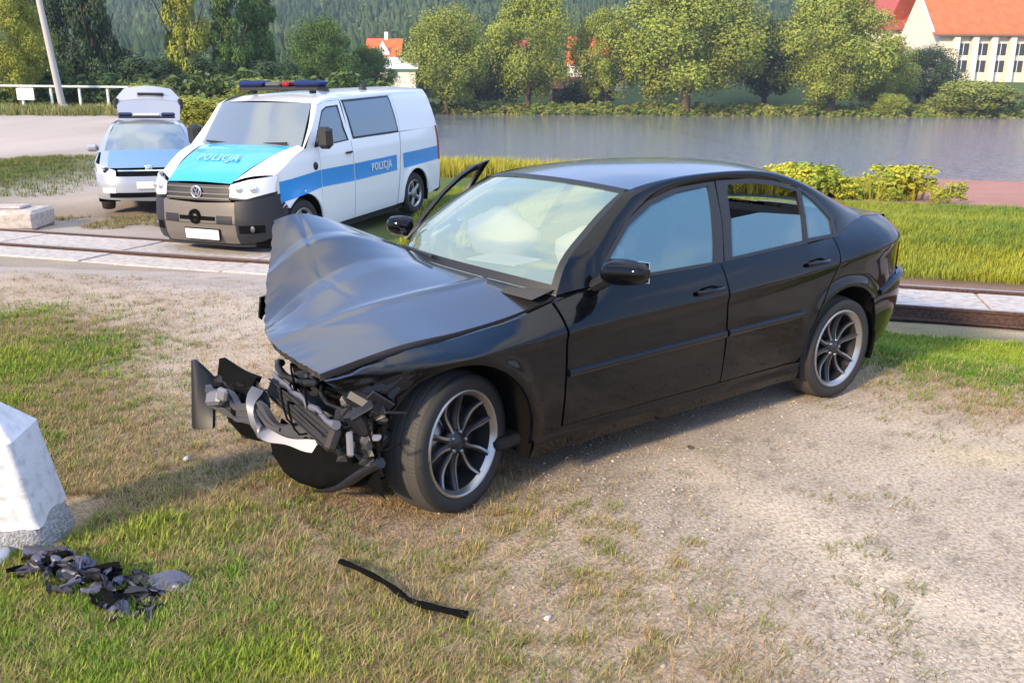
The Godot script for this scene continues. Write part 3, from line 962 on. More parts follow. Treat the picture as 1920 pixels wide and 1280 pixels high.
# ---------------------------------------------------------------- far buildings
func build_far() -> void:
	# the hall with the orange roof
	var d := 150.0
	var x0 := 71.5
	var root := thing("hall_building", "large cream hall with an orange tiled roof at the top right", "building", Transform3D())
	var yb := 4.0
	var ye := 14.0
	var st := mb()
	bx(st, P(x0 + 21.0, (yb + ye) / 2, d + 8.2), Vector3(42, ye - yb, 16), 0.02)
	obj("wall", st, M.plaster_cream, root)
	st = mb()
	var ridge := 24.5
	for s in [0.0, 1.0]:
		var a := P(x0 - 1.6, ye - 0.25, d - 1.0)
		var b := P(x0 + 46, ye - 0.25, d - 1.0)
		var c := P(x0 + 46, ridge, d + 10)
		var e := P(x0 - 1.6, ridge, d + 10)
		if s == 0.0: quad(st, a, e, c, b)
		else:
			var k := Vector3(0, -0.45, 0)
			quad(st, a + k, b + k, c + k, e + k)
			quad(st, a, b, b + k, a + k)
			quad(st, e, a, a + k, e + k)
	quad(st, P(x0 - 1.6, ridge, d + 10), P(x0 - 1.6, ye - 0.25, d + 21), P(x0 + 46, ye - 0.25, d + 21), P(x0 + 46, ridge, d + 10))
	var roof := obj("roof", st, M.orange_roof, root)
	st = mb()
	beam(st, P(x0 - 1.75, ye - 0.2, d - 1.05), P(x0 - 1.75, ridge + 0.2, d + 10), 0.35, 0.5, 0.02)
	obj("verge_board", st, M.plaster_cream, roof)
	st = mb()
	beam(st, P(x0 - 1.5, ye - 0.55, d - 1.06), P(x0 + 46, ye - 0.55, d - 1.06), 0.16, 0.3, 0.02)
	obj("gutter", st, M.facade_brown, roof)
	st = mb()
	quad(st, P(x0 - 0.01, ye, d + 0.3), P(x0 - 0.01, ye, d + 16), P(x0 - 0.01, ridge - 2, d + 9), P(x0 - 0.01, ridge - 2.1, d + 8.9))
	obj("gable", st, M.plaster_cream, root)
	for i in 9:
		st = mb()
		var cx := x0 + 2.6 + i * 3.15
		beam(st, P(cx, yb, d - 0.55), P(cx, ye - 0.4, d - 0.35), 0.9, 1.0, 0.05, Vector3.RIGHT)
		obj("column", st, M.plaster_cream, root)
	for i in 4:
		var cx := x0 + 2.6 + 1.575 + i * 3.15
		for r in 2:
			var cy := 8.6 + r * 2.7
			st = mb()
			bx(st, P(cx, cy, d + 0.14), Vector3(2.1, 2.2, 0.06), 0.01)
			var w := obj("window", st, M.frame_white, root)
			for k in 2:
				st = mb()
				bx(st, P(cx - 0.5 + k * 1.0, cy, d + 0.10), Vector3(0.86, 1.9, 0.06), 0.01)
				obj("pane", st, M.window_dark, w)
	st = mb()
	bx(st, P(x0 + 21.5, (yb + ye) / 2 - 0.3, d - 0.95), Vector3(12.5, ye - yb - 0.9, 0.7), 0.02)
	var wall := obj("painted_wall", st, M.plaster_white, root)
	for q in [[17.0, 11.4, 1.6, 2.4, 0.5], [18.9, 8.2, 2.2, 1.5, -0.3], [20.4, 10.8, 1.3, 2.8, -0.5], [16.6, 7.6, 1.4, 1.0, 0.2], [22.6, 9.0, 1.8, 2.2, 0.4], [19.2, 12.2, 1.9, 0.7, 0.2]]:
		st = mb()
		st.set_smooth_group(-1)
		var ctr := P(x0 + q[0], q[1], d - 1.306)
		var last := Vector3.ZERO
		for k in 12:
			var a := TAU * k / 11.0
			var rr := 0.5 * (0.75 + 0.3 * sin(a * 3.0 + q[0]))
			var p := ctr + Vector3(cos(a + q[4]) * rr * q[2], sin(a) * rr * q[3], 0)
			if k > 0: tri(st, ctr, last, p)
			last = p
		obj("painted_patch", st, M.mural_dark, wall)
	# the lower house with the red roof, left of the hall
	root = thing("red_roof_house", "house with a dull red roof and dark dormers left of the orange hall", "house", Transform3D())
	d = 166.0
	st = mb()
	bx(st, P(75.0, 10.0, d + 6), Vector3(17, 12, 11), 0.02)
	obj("wall", st, M.plaster_cream, root)
	st = mb()
	quad(st, P(65.5, 15.6, d - 0.6), P(65.5, 22.5, d + 6), P(86, 22.5, d + 6), P(86, 15.6, d - 0.6))
	quad(st, P(65.5, 22.5, d + 6), P(65.5, 15.6, d + 12.6), P(86, 15.6, d + 12.6), P(86, 22.5, d + 6))
	obj("roof", st, M.red_roof, root)
	for i in 3:
		st = mb()
		bx(st, P(69.0 + i * 4.6, 17.7, d + 1.4), Vector3(1.6, 1.5, 2.0), 0.02)
		var w := obj("dormer", st, M.red_roof, root)
		st = mb()
		bx(st, P(69.0 + i * 4.6, 17.6, d + 0.38), Vector3(1.1, 0.9, 0.06), 0.01)
		obj("window", st, M.window_dark, w)
	# the house among the willows
	house("white_house", "white house with an orange roof half hidden among the willows", X(1112, 138), 138, 9.0, 7.0, 8.2, 12.3, M.plaster_white, M.orange_roof)
	house("gable_house", "small house with an orange roof and a white gable left of the first willow", X(727, 128), 128, 4.6, 5.0, 8.6, 11.0, M.plaster_white, M.orange_roof)
	house("white_house", "white house wall showing between the two willows above the open car door", X(955, 136), 136, 5.0, 5.0, 8.4, 11.5, M.plaster_white, M.red_roof)
	house("brick_shed", "low reddish shed under the willows at the water", X(1055, 127), 127, 4.0, 3.0, 4.3, 5.8, M.red_roof, M.red_roof)
	house("green_shed", "low shed with a pale green and white roof below the gabled house", X(742, 112), 112, 6.0, 5.0, 6.2, 7.6, M.plaster_cream, M.green_roof)

func house(called: String, label: String, x: float, d: float, w: float, depth: float, eave: float, ridge: float, wm: Material, rm: Material) -> void:
	var root := thing(called, label, "shed" if "shed" in called else "house", Transform3D())
	var y0 := H(x, d) - 0.5
	var st := mb()
	bx(st, P(x, (y0 + eave) / 2, d + depth / 2), Vector3(w, eave - y0, depth), 0.02)
	for s in [-1, 1]:
		st.set_smooth_group(-1)
		tri(st, P(x + s * w / 2, eave, d), P(x + s * w / 2, eave, d + depth), P(x + s * w / 2, ridge - 0.1, d + depth / 2))
	obj("wall", st, wm, root)
	st = mb()
	var o := 0.35
	for s in [0.0, 0.12]:
		quad(st, P(x - w / 2 - o, eave - 0.2 - s, d - o), P(x - w / 2 - o, ridge - s, d + depth / 2), P(x + w / 2 + o, ridge - s, d + depth / 2), P(x + w / 2 + o, eave - 0.2 - s, d - o))
		quad(st, P(x - w / 2 - o, ridge - s, d + depth / 2), P(x - w / 2 - o, eave - 0.2 - s, d + depth + o), P(x + w / 2 + o, eave - 0.2 - s, d + depth + o), P(x + w / 2 + o, ridge - s, d + depth / 2))
	var r := obj("roof", st, rm, root)
	if "gable" in called:
		st = mb()
		quad(st, P(x - 1.3, eave - 0.3, d - 0.1), P(x, ridge - 0.5, d - 0.1), P(x + 1.3, eave - 0.3, d - 0.1), P(x, eave - 0.4, d - 0.1))
		bx(st, P(x, eave - 0.9, d - 0.05), Vector3(2.4, 1.2, 0.1), 0.01)
		obj("gable", st, wm, root)
		st = mb()
		bx(st, P(x + 0.2, ridge + 0.3, d + depth / 2), Vector3(0.5, 1.2, 0.5), 0.02)
		obj("chimney", st, M.plaster_white, r)
	elif "green" in called:
		st = mb()
		quad(st, P(x - 1.4, eave - 0.15, d - o - 0.03), P(x - 1.4, ridge + 0.03, d + depth / 2), P(x + w / 2 + o, ridge + 0.03, d + depth / 2), P(x + w / 2 + o, eave - 0.15, d - o - 0.03))
		obj("roof_panel", st, M.pale_roof, r)
	else:
		for k in 2:
			st = mb()
			bx(st, P(x - w * 0.25 + k * w * 0.5, eave - 1.6, d - 0.02), Vector3(1.0, 1.2, 0.08), 0.01)
			var win := obj("window", st, M.frame_white, root)
			st = mb()
			bx(st, P(x - w * 0.25 + k * w * 0.5, eave - 1.6, d - 0.06), Vector3(0.8, 1.0, 0.06), 0.01)
			obj("pane", st, M.window_dark, win)

func build_fence() -> void:
	var root := thing("railing", "pale metal railing along the embankment at the left", "railing", Transform3D())
	var a := Vector2(-29.0, 36.0)
	var b := Vector2(-15.8, 39.5)
	for i in 13:
		var q := a.lerp(b, i / 12.0)
		var st := mb()
		bx(st, P(q.x, H(q.x, q.y) + 0.5, q.y), Vector3(0.09, 1.2, 0.09), 0.01)
		obj("post", st, M.rail_white, root)
	for h in [0.15, 1.05]:
		for i in 12:
			var q := a.lerp(b, i / 12.0)
			var r := a.lerp(b, (i + 1) / 12.0)
			var st := mb()
			beam(st, P(q.x, H(q.x, q.y) + h, q.y - 0.09), P(r.x, H(r.x, r.y) + h, r.y - 0.09), 0.06, 0.09, 0.01)
			obj("bar", st, M.rail_white, root)
	var q := a.lerp(b, 0.60)
	var st := mb()
	bx(st, P(q.x, H(q.x, q.y) + 0.72, q.y - 0.22), Vector3(0.9, 0.5, 0.04), 0.01, -0.26)
	tag(obj("white_board", st, M.plaster_white), "white board fixed to the railing left of the leaning pole", "board")
	root = thing("utility_pole", "leaning grey concrete pole at the end of the railing", "pole", Transform3D())
	st = mb()
	var yb := H(-19.3, 37.5)
	tube(st, PackedVector3Array([P(-19.3, yb - 0.3, 37.5), P(-19.75, yb + 4.5, 37.5), P(-20.2, yb + 9.5, 37.5)]), 0.15, 0.085, 10)
	obj("shaft", st, M.pole_grey, root)
	st = mb()
	lathe(st, [Vector2(0.22, -0.1), Vector2(0.22, 0.25), Vector2(0.16, 0.3)], 12, Transform3D(Basis(), P(-19.3, yb, 37.5)))
	obj("base", st, M.concrete, root)


# ---------------------------------------------------------------- wheels
func wheel(called: String, parent: Node3D, xf: Transform3D, R: float, w: float, rim_r: float, spokes: int, style: String) -> Node3D:
	# local y is the axle and points outwards; the outer face lies at y = 0
	var root := Node3D.new()
	root.name = numbered(parent, called)
	root.transform = xf
	parent.add_child(root, true)
	var st := mb()
	var tread := []
	for i in 9:
		var u := i / 8.0
		tread.append(Vector2(R - 0.006 * pow(absf(u - 0.5) * 2.0, 3) * 2.0, lerp(-0.022, -w + 0.022, u)))
	lathe(st, tread, 72, Transform3D(), Vector2(1, 26))
	obj("tread", st, M.tyre, root)
	st = mb()
	lathe(st, [Vector2(rim_r - 0.004, -0.012), Vector2(rim_r + 0.012, -0.001), Vector2(lerp(rim_r, R, 0.45), 0.006), Vector2(lerp(rim_r, R, 0.8), 0.0), Vector2(R - 0.016, -0.008), Vector2(R - 0.012, -0.022)], 64, Transform3D())
	lathe(st, [Vector2(R - 0.012, -w + 0.022), Vector2(R - 0.02, -w + 0.006), Vector2(lerp(rim_r, R, 0.5), -w - 0.004), Vector2(rim_r - 0.02, -w + 0.012)], 48, Transform3D())
	obj("tyre", st, M.tyre_side, root)
	st = mb()
	lathe(st, [Vector2(rim_r + 0.006, -0.010), Vector2(rim_r + 0.004, 0.001), Vector2(rim_r - 0.004, 0.003), Vector2(rim_r - 0.012, -0.004), Vector2(rim_r - 0.026, -0.024)], 64, Transform3D())
	obj("rim_lip", st, M.polished_lip if style != "hubcap" else M.silver_paint, root)
	st = mb()
	lathe(st, [Vector2(rim_r - 0.026, -0.024), Vector2(rim_r - 0.034, -0.07), Vector2(rim_r - 0.045, -w + 0.03)], 48, Transform3D())
	obj("rim_barrel", st, M.rim_dark, root)
	st = mb()
	lathe(st, [Vector2(0.0, -0.10), Vector2(rim_r * 0.72, -0.10), Vector2(rim_r * 0.72, -0.115), Vector2(0.0, -0.115)], 40, Transform3D())
	obj("brake_disc", st, M.brake_disc, root)
	if style == "twin":
		st = mb()
		lathe(st, [Vector2(0.0, -0.026), Vector2(0.03, -0.028), Vector2(0.036, -0.036), Vector2(0.058, -0.042), Vector2(0.066, -0.07)], 28, Transform3D())
		obj("hub_cap", st, M.rim_dark, root)
		for k in spokes:
			for s in [-1, 1]:
				var a := TAU * (k + 0.12) / spokes
				var side: Vector3 = Vector3(-sin(a), 0, cos(a)) * s
				var out := Vector3(cos(a), 0, sin(a))
				var rows := []
				var edge := []
				for i in 7:
					var t := i / 6.0
					var r: float = lerp(0.05, rim_r - 0.024, t)
					var off: float = lerp(0.014, 0.048, smoothstep(0.0, 0.8, t))
					var y: float = lerp(-0.045, -0.018, t) - 0.018 * sin(PI * t)
					var hw: float = lerp(0.013, 0.0105, t)
					var c: Vector3 = out * r + side * off
					var sd: Vector3 = side.normalized()
					rows.append(PackedVector3Array([c - sd * hw + Vector3(0, y - 0.03, 0), c - sd * hw + Vector3(0, y, 0), c + sd * hw * 0.45 + Vector3(0, y + 0.003, 0), c + sd * hw + Vector3(0, y, 0), c + sd * hw + Vector3(0, y - 0.03, 0)]))
					edge.append(PackedVector3Array([c + sd * hw * 0.05 + Vector3(0, y + 0.0045, 0), c + sd * hw * 1.02 + Vector3(0, y + 0.0035, 0)]))
				st = mb()
				grid(st, rows)
				var sp := obj("spoke", st, M.rim_dark, root)
				st = mb()
				grid(st, edge)
				obj("machined_edge", st, M.spoke_edge, sp)
		for k in 5:
			var a := TAU * (k + 0.5) / 5.0
			st = mb()
			lathe(st, [Vector2(0.0, -0.028), Vector2(0.009, -0.029), Vector2(0.010, -0.045)], 8, Transform3D(Basis(), Vector3(cos(a), 0, sin(a)) * 0.047))
			obj("wheel_bolt", st, M.spoke_edge, root)
	else:
		st = mb()
		lathe(st, [Vector2(0.0, 0.002), Vector2(0.05, 0.0), Vector2(0.075, -0.012), Vector2(0.09, -0.018)], 24, Transform3D())
		obj("hub_cap", st, M.wheel_silver, root)
		for k in spokes:
			var a := TAU * k / spokes
			st = mb()
			var out := Vector3(cos(a), 0, sin(a))
			var sd := Vector3(-sin(a), 0, cos(a))
			var rows := []
			for i in 5:
				var t := i / 4.0
				var c: Vector3 = out * lerp(0.07, rim_r - 0.015, t) + Vector3(0, -0.014 + 0.006 * sin(PI * t), 0)
				var hw: float = lerp(0.024, 0.038, t)
				rows.append(PackedVector3Array([c - sd * hw + Vector3(0, -0.03, 0), c - sd * hw, c + sd * hw, c + sd * hw + Vector3(0, -0.03, 0)]))
			grid(st, rows)
			obj("spoke", st, M.wheel_silver, root)
	return root

func wheel_at(a: float, y: float, s: float, steer := 0.0, camber := 0.0) -> Transform3D:
	# a wheel on the car's left (s > 0) or right; steer turns its front outwards
	var out := Vector3(0, 0, -1) if s > 0 else Vector3(0, 0, 1)
	out = out.rotated(Vector3.UP, steer).rotated(Vector3.RIGHT, camber)
	var x := Vector3.RIGHT.rotated(Vector3.UP, steer)
	var z := x.cross(out)
	return Transform3D(Basis(x, out, z).orthonormalized(), C(Vector3(a, y, s)))

# ---------------------------------------------------------------- the wrecked saloon
const WB := 2.725
const DOOR := 40.0
func crease(a: float) -> float:
	return tab(a, [-0.5, 0.70, 0.36, 0.742, 0.93, 0.757, 1.65, 0.785, 2.09, 0.805, 2.5, 0.842, 2.8, 0.885, 3.16, 0.925, 3.5, 0.945])
func top_y(a: float) -> float:
	return tab(a, [-0.5, 0.715, -0.17, 0.763, 0.09, 0.782, 0.32, 0.81, 0.56, 0.872, 0.72, 0.91, 0.87, 0.93, 1.65, 0.955, 2.6, 0.998, 3.12, 1.075, 3.4, 1.062, 3.62, 1.02])
func top_s(a: float) -> float:
	return tab(a, [-0.5, 0.66, 0.0, 0.70, 0.32, 0.715, 0.56, 0.735, 0.8, 0.775, 1.0, 0.788, 2.4, 0.788, 2.7, 0.752, 3.12, 0.655, 3.4, 0.68, 3.62, 0.70])

func SS(a: float, y: float) -> float:
	var yc := crease(a)
	var yt := top_y(a)
	var s := 0.0
	if y >= yc:
		var t := clampf((y - yc) / maxf(0.02, yt - yc), 0, 1.4)
		s = lerp(0.862, top_s(a), 0.42 * t + 0.58 * pow(t, 1.9))
	else:
		s = tab(y, [0.16, 0.78, 0.22, 0.800, 0.27, 0.818, 0.34, 0.832, 0.45, 0.844, 0.56, 0.850, 0.64, 0.8505, yc - 0.055, 0.850, yc - 0.022, 0.853, yc, 0.862])
	if a < 0.1: s *= 1.0 - 0.16 * pow((0.1 - a) / 0.6, 2)
	if a > 2.9: s *= tab(a, [2.9, 1.0, 3.05, 0.992, 3.18, 0.97, 3.30, 0.93, 3.40, 0.88, 3.48, 0.82, 3.56, 0.74])
	for cx in [0.0, WB]:
		var r := Vector2(a - cx, y - 0.33).length()
		s += 0.016 * exp(-pow((r - 0.39) / 0.045, 2)) * (1.0 - ss(0.72, 0.80, y))
	if a < 0.0: s += clampf(-a / 0.35, 0, 1) * (0.020 * fine.get_noise_2d(a * 260.0, y * 260.0) - 0.02)
	return s

func SG(a: float, y: float) -> float:
	var s := 0.79 - (y - 0.94) * 0.53 + 0.035 * (1.0 - pow((y - 1.13) / 0.2, 2))* 0.35
	return s - maxf(0, absf(a - 1.7) - 0.9) * 0.06

func cat_grid(rows: Array, nu: int, nv: int) -> Array:
	# smooth sheet through a net of points
	var mid := []
	for r in rows: mid.append(resample(r, nu, true))
	var out := []
	for j in nu + 1:
		var col := []
		for r in mid: col.append(r[j])
		out.append(resample(col, nv, true))
	var res := []
	for i in nv + 1:
		var row := PackedVector3Array()
		for j in nu + 1: row.append(out[j][i])
		res.append(row)
	return res

func to_car(rows: Array, side := 1.0) -> Array:
	var out := []
	for r in rows:
		var q := PackedVector3Array()
		for v in r: q.append(C(v, side))
		out.append(q)
	return out

func sedan() -> void:
	var car := thing("wrecked_car", "black four door saloon with crushed front and buckled bonnet standing on the gravel", "car", Transform3D(Basis(Vector3.UP, PI + YAW), P(-0.7055, 0.0, 4.0)))
	var k := Vector3(0, 0, 0.022)
	var st: SurfaceTool
	var AR := 0.378
	for sd in [1.0, -1.0]:
		# front fender
		st = mb()
		var lo := V2([-0.27, 0.60, -0.26, 0.585])
		if sd > 0: lo = V2([-0.52, 0.675, -0.45, 0.60, -0.37, 0.565])
		var arch := arc_pts(0.0, 0.32, AR, 149 if sd > 0 else 130, 0, 16)
		for p in arch: lo.append(Vector3(p.x, p.y, 0))
		lo = lo + V2([0.385, 0.24, 0.555, 0.235])
		var tops := V2([-0.53, 0.685, -0.17, 0.755, 0.09, 0.779, 0.32, 0.807, 0.553, 0.868])
		if sd < 0: tops = V2([-0.25, 0.745, -0.17, 0.760, 0.09, 0.779, 0.32, 0.807])
		between(st, lo.slice(0, lo.size() - 2), tops.slice(0, 4) + [Vector3(0.379, 0.8205, 0)], 40, 30, sd, SS, k)
		between(st, V2([0.379, 0.24, 0.555, 0.235]), V2([0.379, 0.821, 0.553, 0.868]), 6, 34, sd, SS, k)
		var fender := obj("front_fender", st, M.black_paint, car)
		if sd > 0: fender.set_meta("label", "front fender folded and torn at its tip")
		# rear door and quarter panel, front door
		if sd > 0:
			st = mb()
			between(st, V2([0.567, 0.30, 1.652, 0.305]), V2([0.567, 0.868, 0.72, 0.907, 0.87, 0.928, 1.628, 0.952]), 22, 38, sd, SS, k)
			var dr := obj("front_door", st, M.black_paint, car)
			handle(dr, 1.49, sd)
			moulding(dr, 0.575, 1.645, sd)
		st = mb()
		var rd := V2([1.66, 0.305, 2.30, 0.31])
		var edge := [Vector3(2.33, 0.36, 0), Vector3(2.36, 0.47, 0), Vector3(2.43, 0.60, 0), Vector3(2.50, 0.70, 0), Vector3(2.57, 0.80, 0), Vector3(2.62, 0.92, 0), Vector3(2.63, 0.995, 0)]
		# rows from the lower front corner: left side runs up the pillar, right side up the rear edge
		between(st, V2([1.66, 0.305, 1.656, 0.6, 1.636, 0.953]), [Vector3(2.30, 0.31, 0)] + edge, 38, 18, sd, SS, k)
		var rdoor := obj("rear_door", st, M.black_paint, car)
		handle(rdoor, 2.39, sd)
		moulding(rdoor, 1.665, 2.31, sd)
		st = mb()
		var qa := arc_pts(WB, 0.325, AR + 0.004, 150, 46, 16)
		var low := [Vector3(2.372, 0.47, 0)] + qa + V2([3.04, 0.606, 3.42, 0.69])
		var high := [Vector3(2.382, 0.49, 0), Vector3(2.44, 0.60, 0), Vector3(2.51, 0.70, 0), Vector3(2.58, 0.80, 0), Vector3(2.63, 0.92, 0), Vector3(2.64, 0.997, 0)] + V2([2.8, 1.027, 3.0, 1.06, 3.12, 1.075, 3.4, 1.062, 3.54, 1.035])
		between(st, low, high, 44, 30, sd, SS, k)
		# the tail corner rolls round to the rear face
		between(st, [Vector3(3.42, 0.69, SS(3.42, 0.69)), Vector3(3.50, 0.85, SS(3.5, 0.85)), Vector3(3.54, 1.035, SS(3.54, 1.035))], [Vector3(3.60, 0.69, 0.44), Vector3(3.64, 0.85, 0.44), Vector3(3.63, 1.03, 0.44)], 10, 4, sd, null, Vector3.ZERO)
		obj("quarter_panel", st, M.black_paint, car)
		st = mb()
		between(st, [Vector3(3.40, 0.735, SS(3.40, 0.735) + 0.006), Vector3(3.47, 0.735, SS(3.47, 0.735) + 0.006), Vector3(3.60, 0.74, 0.50)], [Vector3(3.42, 0.90, SS(3.42, 0.90) + 0.006), Vector3(3.50, 0.905, SS(3.50, 0.905) + 0.006), Vector3(3.645, 0.91, 0.48)], 6, 4, sd, null, Vector3(0, 0, 0.02))
		obj("tail_light", st, M.lens_red, car)
		# sill
		st = mb()
		between(st, V2([0.392, 0.17, 2.335, 0.19]), V2([0.392, 0.295, 2.34, 0.300]), 20, 6, sd, func(a, y): return SS(a, y) - (0.004 if y > 0.26 else -0.012), k)
		obj("side_skirt", st, M.black_paint, car)
		# rear bumper wrap
		st = mb()
		between(st, [Vector3(3.11, 0.25, 0.80), Vector3(3.3, 0.30, 0.77), Vector3(3.50, 0.36, 0.66), Vector3(3.58, 0.38, 0.4), Vector3(3.60, 0.38, 0)], [Vector3(3.03, 0.60, 0.838), Vector3(3.3, 0.655, 0.805), Vector3(3.53, 0.69, 0.70), Vector3(3.64, 0.69, 0.4), Vector3(3.67, 0.69, 0)], 18, 10, sd, null, k, true, Vector3(0.01, 0, 0.022))
		var rb := obj("rear_bumper", st, M.black_paint, car)
		st = mb()
		between(st, [Vector3(3.09, 0.605, 0.848), Vector3(3.3, 0.66, 0.82), Vector3(3.55, 0.692, 0.71), Vector3(3.66, 0.692, 0.4), Vector3(3.69, 0.692, 0)], [Vector3(3.09, 0.645, 0.838), Vector3(3.3, 0.70, 0.80), Vector3(3.53, 0.725, 0.70), Vector3(3.63, 0.725, 0.4), Vector3(3.66, 0.725, 0)], 18, 4, sd, null, k, true, Vector3(0.006, 0.0, 0.012))
		obj("bumper_strip", st, M.black_paint, rb)
		# pillars and roof rail in one strip
		st = mb()
		var ld := V2([0.80, 0.928, 0.90, 1.07, 1.05, 1.18, 1.25, 1.272, 1.47, 1.322, 1.75, 1.345, 2.05, 1.345, 2.27, 1.325, 2.45, 1.287, 2.58, 1.225, 2.69, 1.13, 2.715, 1.06, 2.68, 1.0])
		for i in ld.size(): ld[i].z = SG(ld[i].x, ld[i].y)
		var lu := V3(roofline())
		between(st, ld, lu, 60, 6, sd, null, Vector3.ZERO, true, Vector3(0, 0.012, 0.016))
		between(st, V3([2.655, 0.998, 0.757, 2.80, 1.027, 0.728, 3.0, 1.06, 0.68, 3.12, 1.075, 0.645]), V3([2.68, 1.0, 0.757, 2.82, 1.05, 0.715, 3.0, 1.075, 0.67, 3.12, 1.08, 0.62]), 8, 2, sd, null, Vector3.ZERO)
		obj("roof_rail", st, M.black_paint, car)
		# cowl corner between fender top and pillar foot
		st = mb()
		between(st, V3([0.50, 0.848, 0.722, 0.56, 0.866, 0.733, 0.80, 0.925, 0.772]), V3([0.52, 0.850, 0.715, 0.605, 0.888, 0.715, 0.80, 0.935, 0.76]), 8, 3, sd, null, Vector3.ZERO)
		obj("pillar_foot", st, M.black_paint, car)
	# roof skin
	var L := V3(roofline())
	st = mb()
	var rows := []
	for i in 17:
		var t := i / 16.0
		var e := lerp_line(L.slice(4, 9), t)
		var row := PackedVector3Array()
		for j in 21:
			var u := -1.0 + j / 10.0
			var c := 1.0 - u * u
			row.append(C(Vector3(e.x - 0.10 * c * (1.0 - t) + 0.09 * c * t, e.y + 0.036 * (1.0 - pow(absf(u), 2.2)), e.z * u)))
		rows.append(row)
	grid(st, rows)
	obj("roof", st, M.dusty_skylit_paint, car)
	# windscreen, rear window
	glass_between(car, "windscreen", L.slice(0, 5), -0.14, 0.036, M.windscreen_glass)
	glass_between(car, "rear_window", L.slice(8, 13), 0.09, 0.036, M.side_glass)
	# boot lid
	st = mb()
	rows = []
	for i in 13:
		var t := i / 12.0
		var row := PackedVector3Array()
		for j in 13:
			var u := -1.0 + j / 6.0
			var a: float = lerp(3.10, 3.60, minf(t * 1.25, 1.0)) + 0.09 * (1 - u * u) * (1.0 - t * 0.3)
			var y: float = lerp(1.075, 1.036, t) + 0.015 * (1 - u * u)
			if t > 0.8: y -= (t - 0.8) * 1.7; a += (t - 0.8) * 0.12
			row.append(C(Vector3(a, y, u * lerp(0.612, 0.50, t))))
		rows.append(row)
	grid(st, rows)
	obj("boot_lid", st, M.dusty_skylit_paint, car)
	st = mb()
	between(st, V3([3.60, 0.66, -0.6, 3.66, 0.66, 0.0, 3.60, 0.66, 0.6]), V3([3.63, 0.95, -0.6, 3.70, 0.95, 0.0, 3.63, 0.95, 0.6]), 8, 3, 1.0, null, Vector3.ZERO)
	obj("rear_panel", st, M.black_paint, car)
	sedan_windows(car)
	sedan_core(car)
	sedan_front(car)
	open_door(car)
	mirror(car, C(Vector3(0.80, 0.955, 0.80)), 0.0, M.black_paint)
	# wheels
	wheel("front_wheel", car, wheel_at(0.055, 0.318, 0.785, 0.33, 0.05), 0.318, 0.225, 0.236, 5, "twin")
	wheel("front_wheel", car, wheel_at(0.20, 0.318, -0.80, 0.33), 0.318, 0.225, 0.236, 5, "twin")
	wheel("rear_wheel", car, wheel_at(WB, 0.318, 0.838), 0.318, 0.235, 0.236, 5, "twin")
	wheel("rear_wheel", car, wheel_at(WB, 0.318, -0.838), 0.318, 0.235, 0.236, 5, "twin")

func roofline() -> Array:
	return [0.60, 0.893, 0.715, 0.68, 1.035, 0.69, 0.84, 1.155, 0.655, 1.0, 1.255, 0.62, 1.16, 1.332, 0.585, 1.5, 1.378, 0.562, 1.9, 1.393, 0.552, 2.2, 1.383, 0.55, 2.42, 1.348, 0.552, 2.62, 1.285, 0.562, 2.82, 1.21, 0.58, 3.0, 1.14, 0.60, 3.12, 1.085, 0.62]

func lerp_line(a: Array, t: float) -> Vector3:
	var p := resample(a, 32, true)
	var f := t * 32.0
	var i: int = mini(int(f), 31)
	return p[i].lerp(p[i + 1], f - i)

func glass_between(car: Node3D, called: String, edge: Array, bow0: float, bow1: float, m: Material) -> void:
	# bow pushes the middle of the pane out along the car, up by bow1
	var st := mb()
	var rows := []
	for i in 15:
		var e := lerp_line(edge, i / 14.0)
		var row := PackedVector3Array()
		for j in 21:
			var u := -1.0 + j / 10.0
			var c := 1.0 - u * u
			row.append(C(Vector3(e.x + lerpf(bow0, bow0 * 0.714, i / 14.0) * c, e.y + bow1 * (1.0 - pow(absf(u), 2.2)) - 0.004, e.z * u)))
		rows.append(row)
	grid(st, rows)
	var pane := obj(called, st, m, car)
	# black ceramic border just inside the pane
	st = mb()
	for s in [0, 20]:
		var r2 := []
		for i in 15:
			var a: Vector3 = rows[i][s]
			var b: Vector3 = rows[i][1 if s == 0 else 19]
			var down := Vector3(0, 0.004, 0)
			r2.append(PackedVector3Array([a + down, a.lerp(b, 0.5) + down]))
		grid(st, r2)
	for i in [0, 14]:
		var e1 := PackedVector3Array(); var e2 := PackedVector3Array()
		for j in 21:
			e1.append(rows[i][j] + Vector3(0, 0.004, 0))
			e2.append(rows[i][j].lerp(rows[1 if i == 0 else 13][j], 0.8) + Vector3(0, 0.004, 0))
		grid(st, [e1, e2])
	obj("seal", st, M.black_trim, pane)

func handle(door: Node3D, a: float, sd: float) -> void:
	var y := crease(a) + 0.045
	var s := SS(a, y)
	var st := mb()
	var rows := []
	for i in 3:
		var row := PackedVector3Array()
		for k in 17:
			var t := TAU * k / 16.0
			var r: float = [1.0, 0.7, 0.0][i]
			row.append(C(Vector3(a + cos(t) * 0.075 * r, y + sin(t) * 0.034 * r, s + [0.004, -0.004, -0.02][i]), sd))
		rows.append(row)
	grid(st, rows)
	var cup := obj("handle_cup", st, M.gap_black, door)
	st = mb()
	tube(st, PackedVector3Array([C(Vector3(a - 0.095, y + 0.004, s + 0.006), sd), C(Vector3(a - 0.05, y + 0.008, s + 0.028), sd), C(Vector3(a + 0.05, y + 0.012, s + 0.030), sd), C(Vector3(a + 0.10, y + 0.012, s + 0.006), sd)]), 0.013, 0.012, 8)
	obj("handle", st, M.black_paint, door)

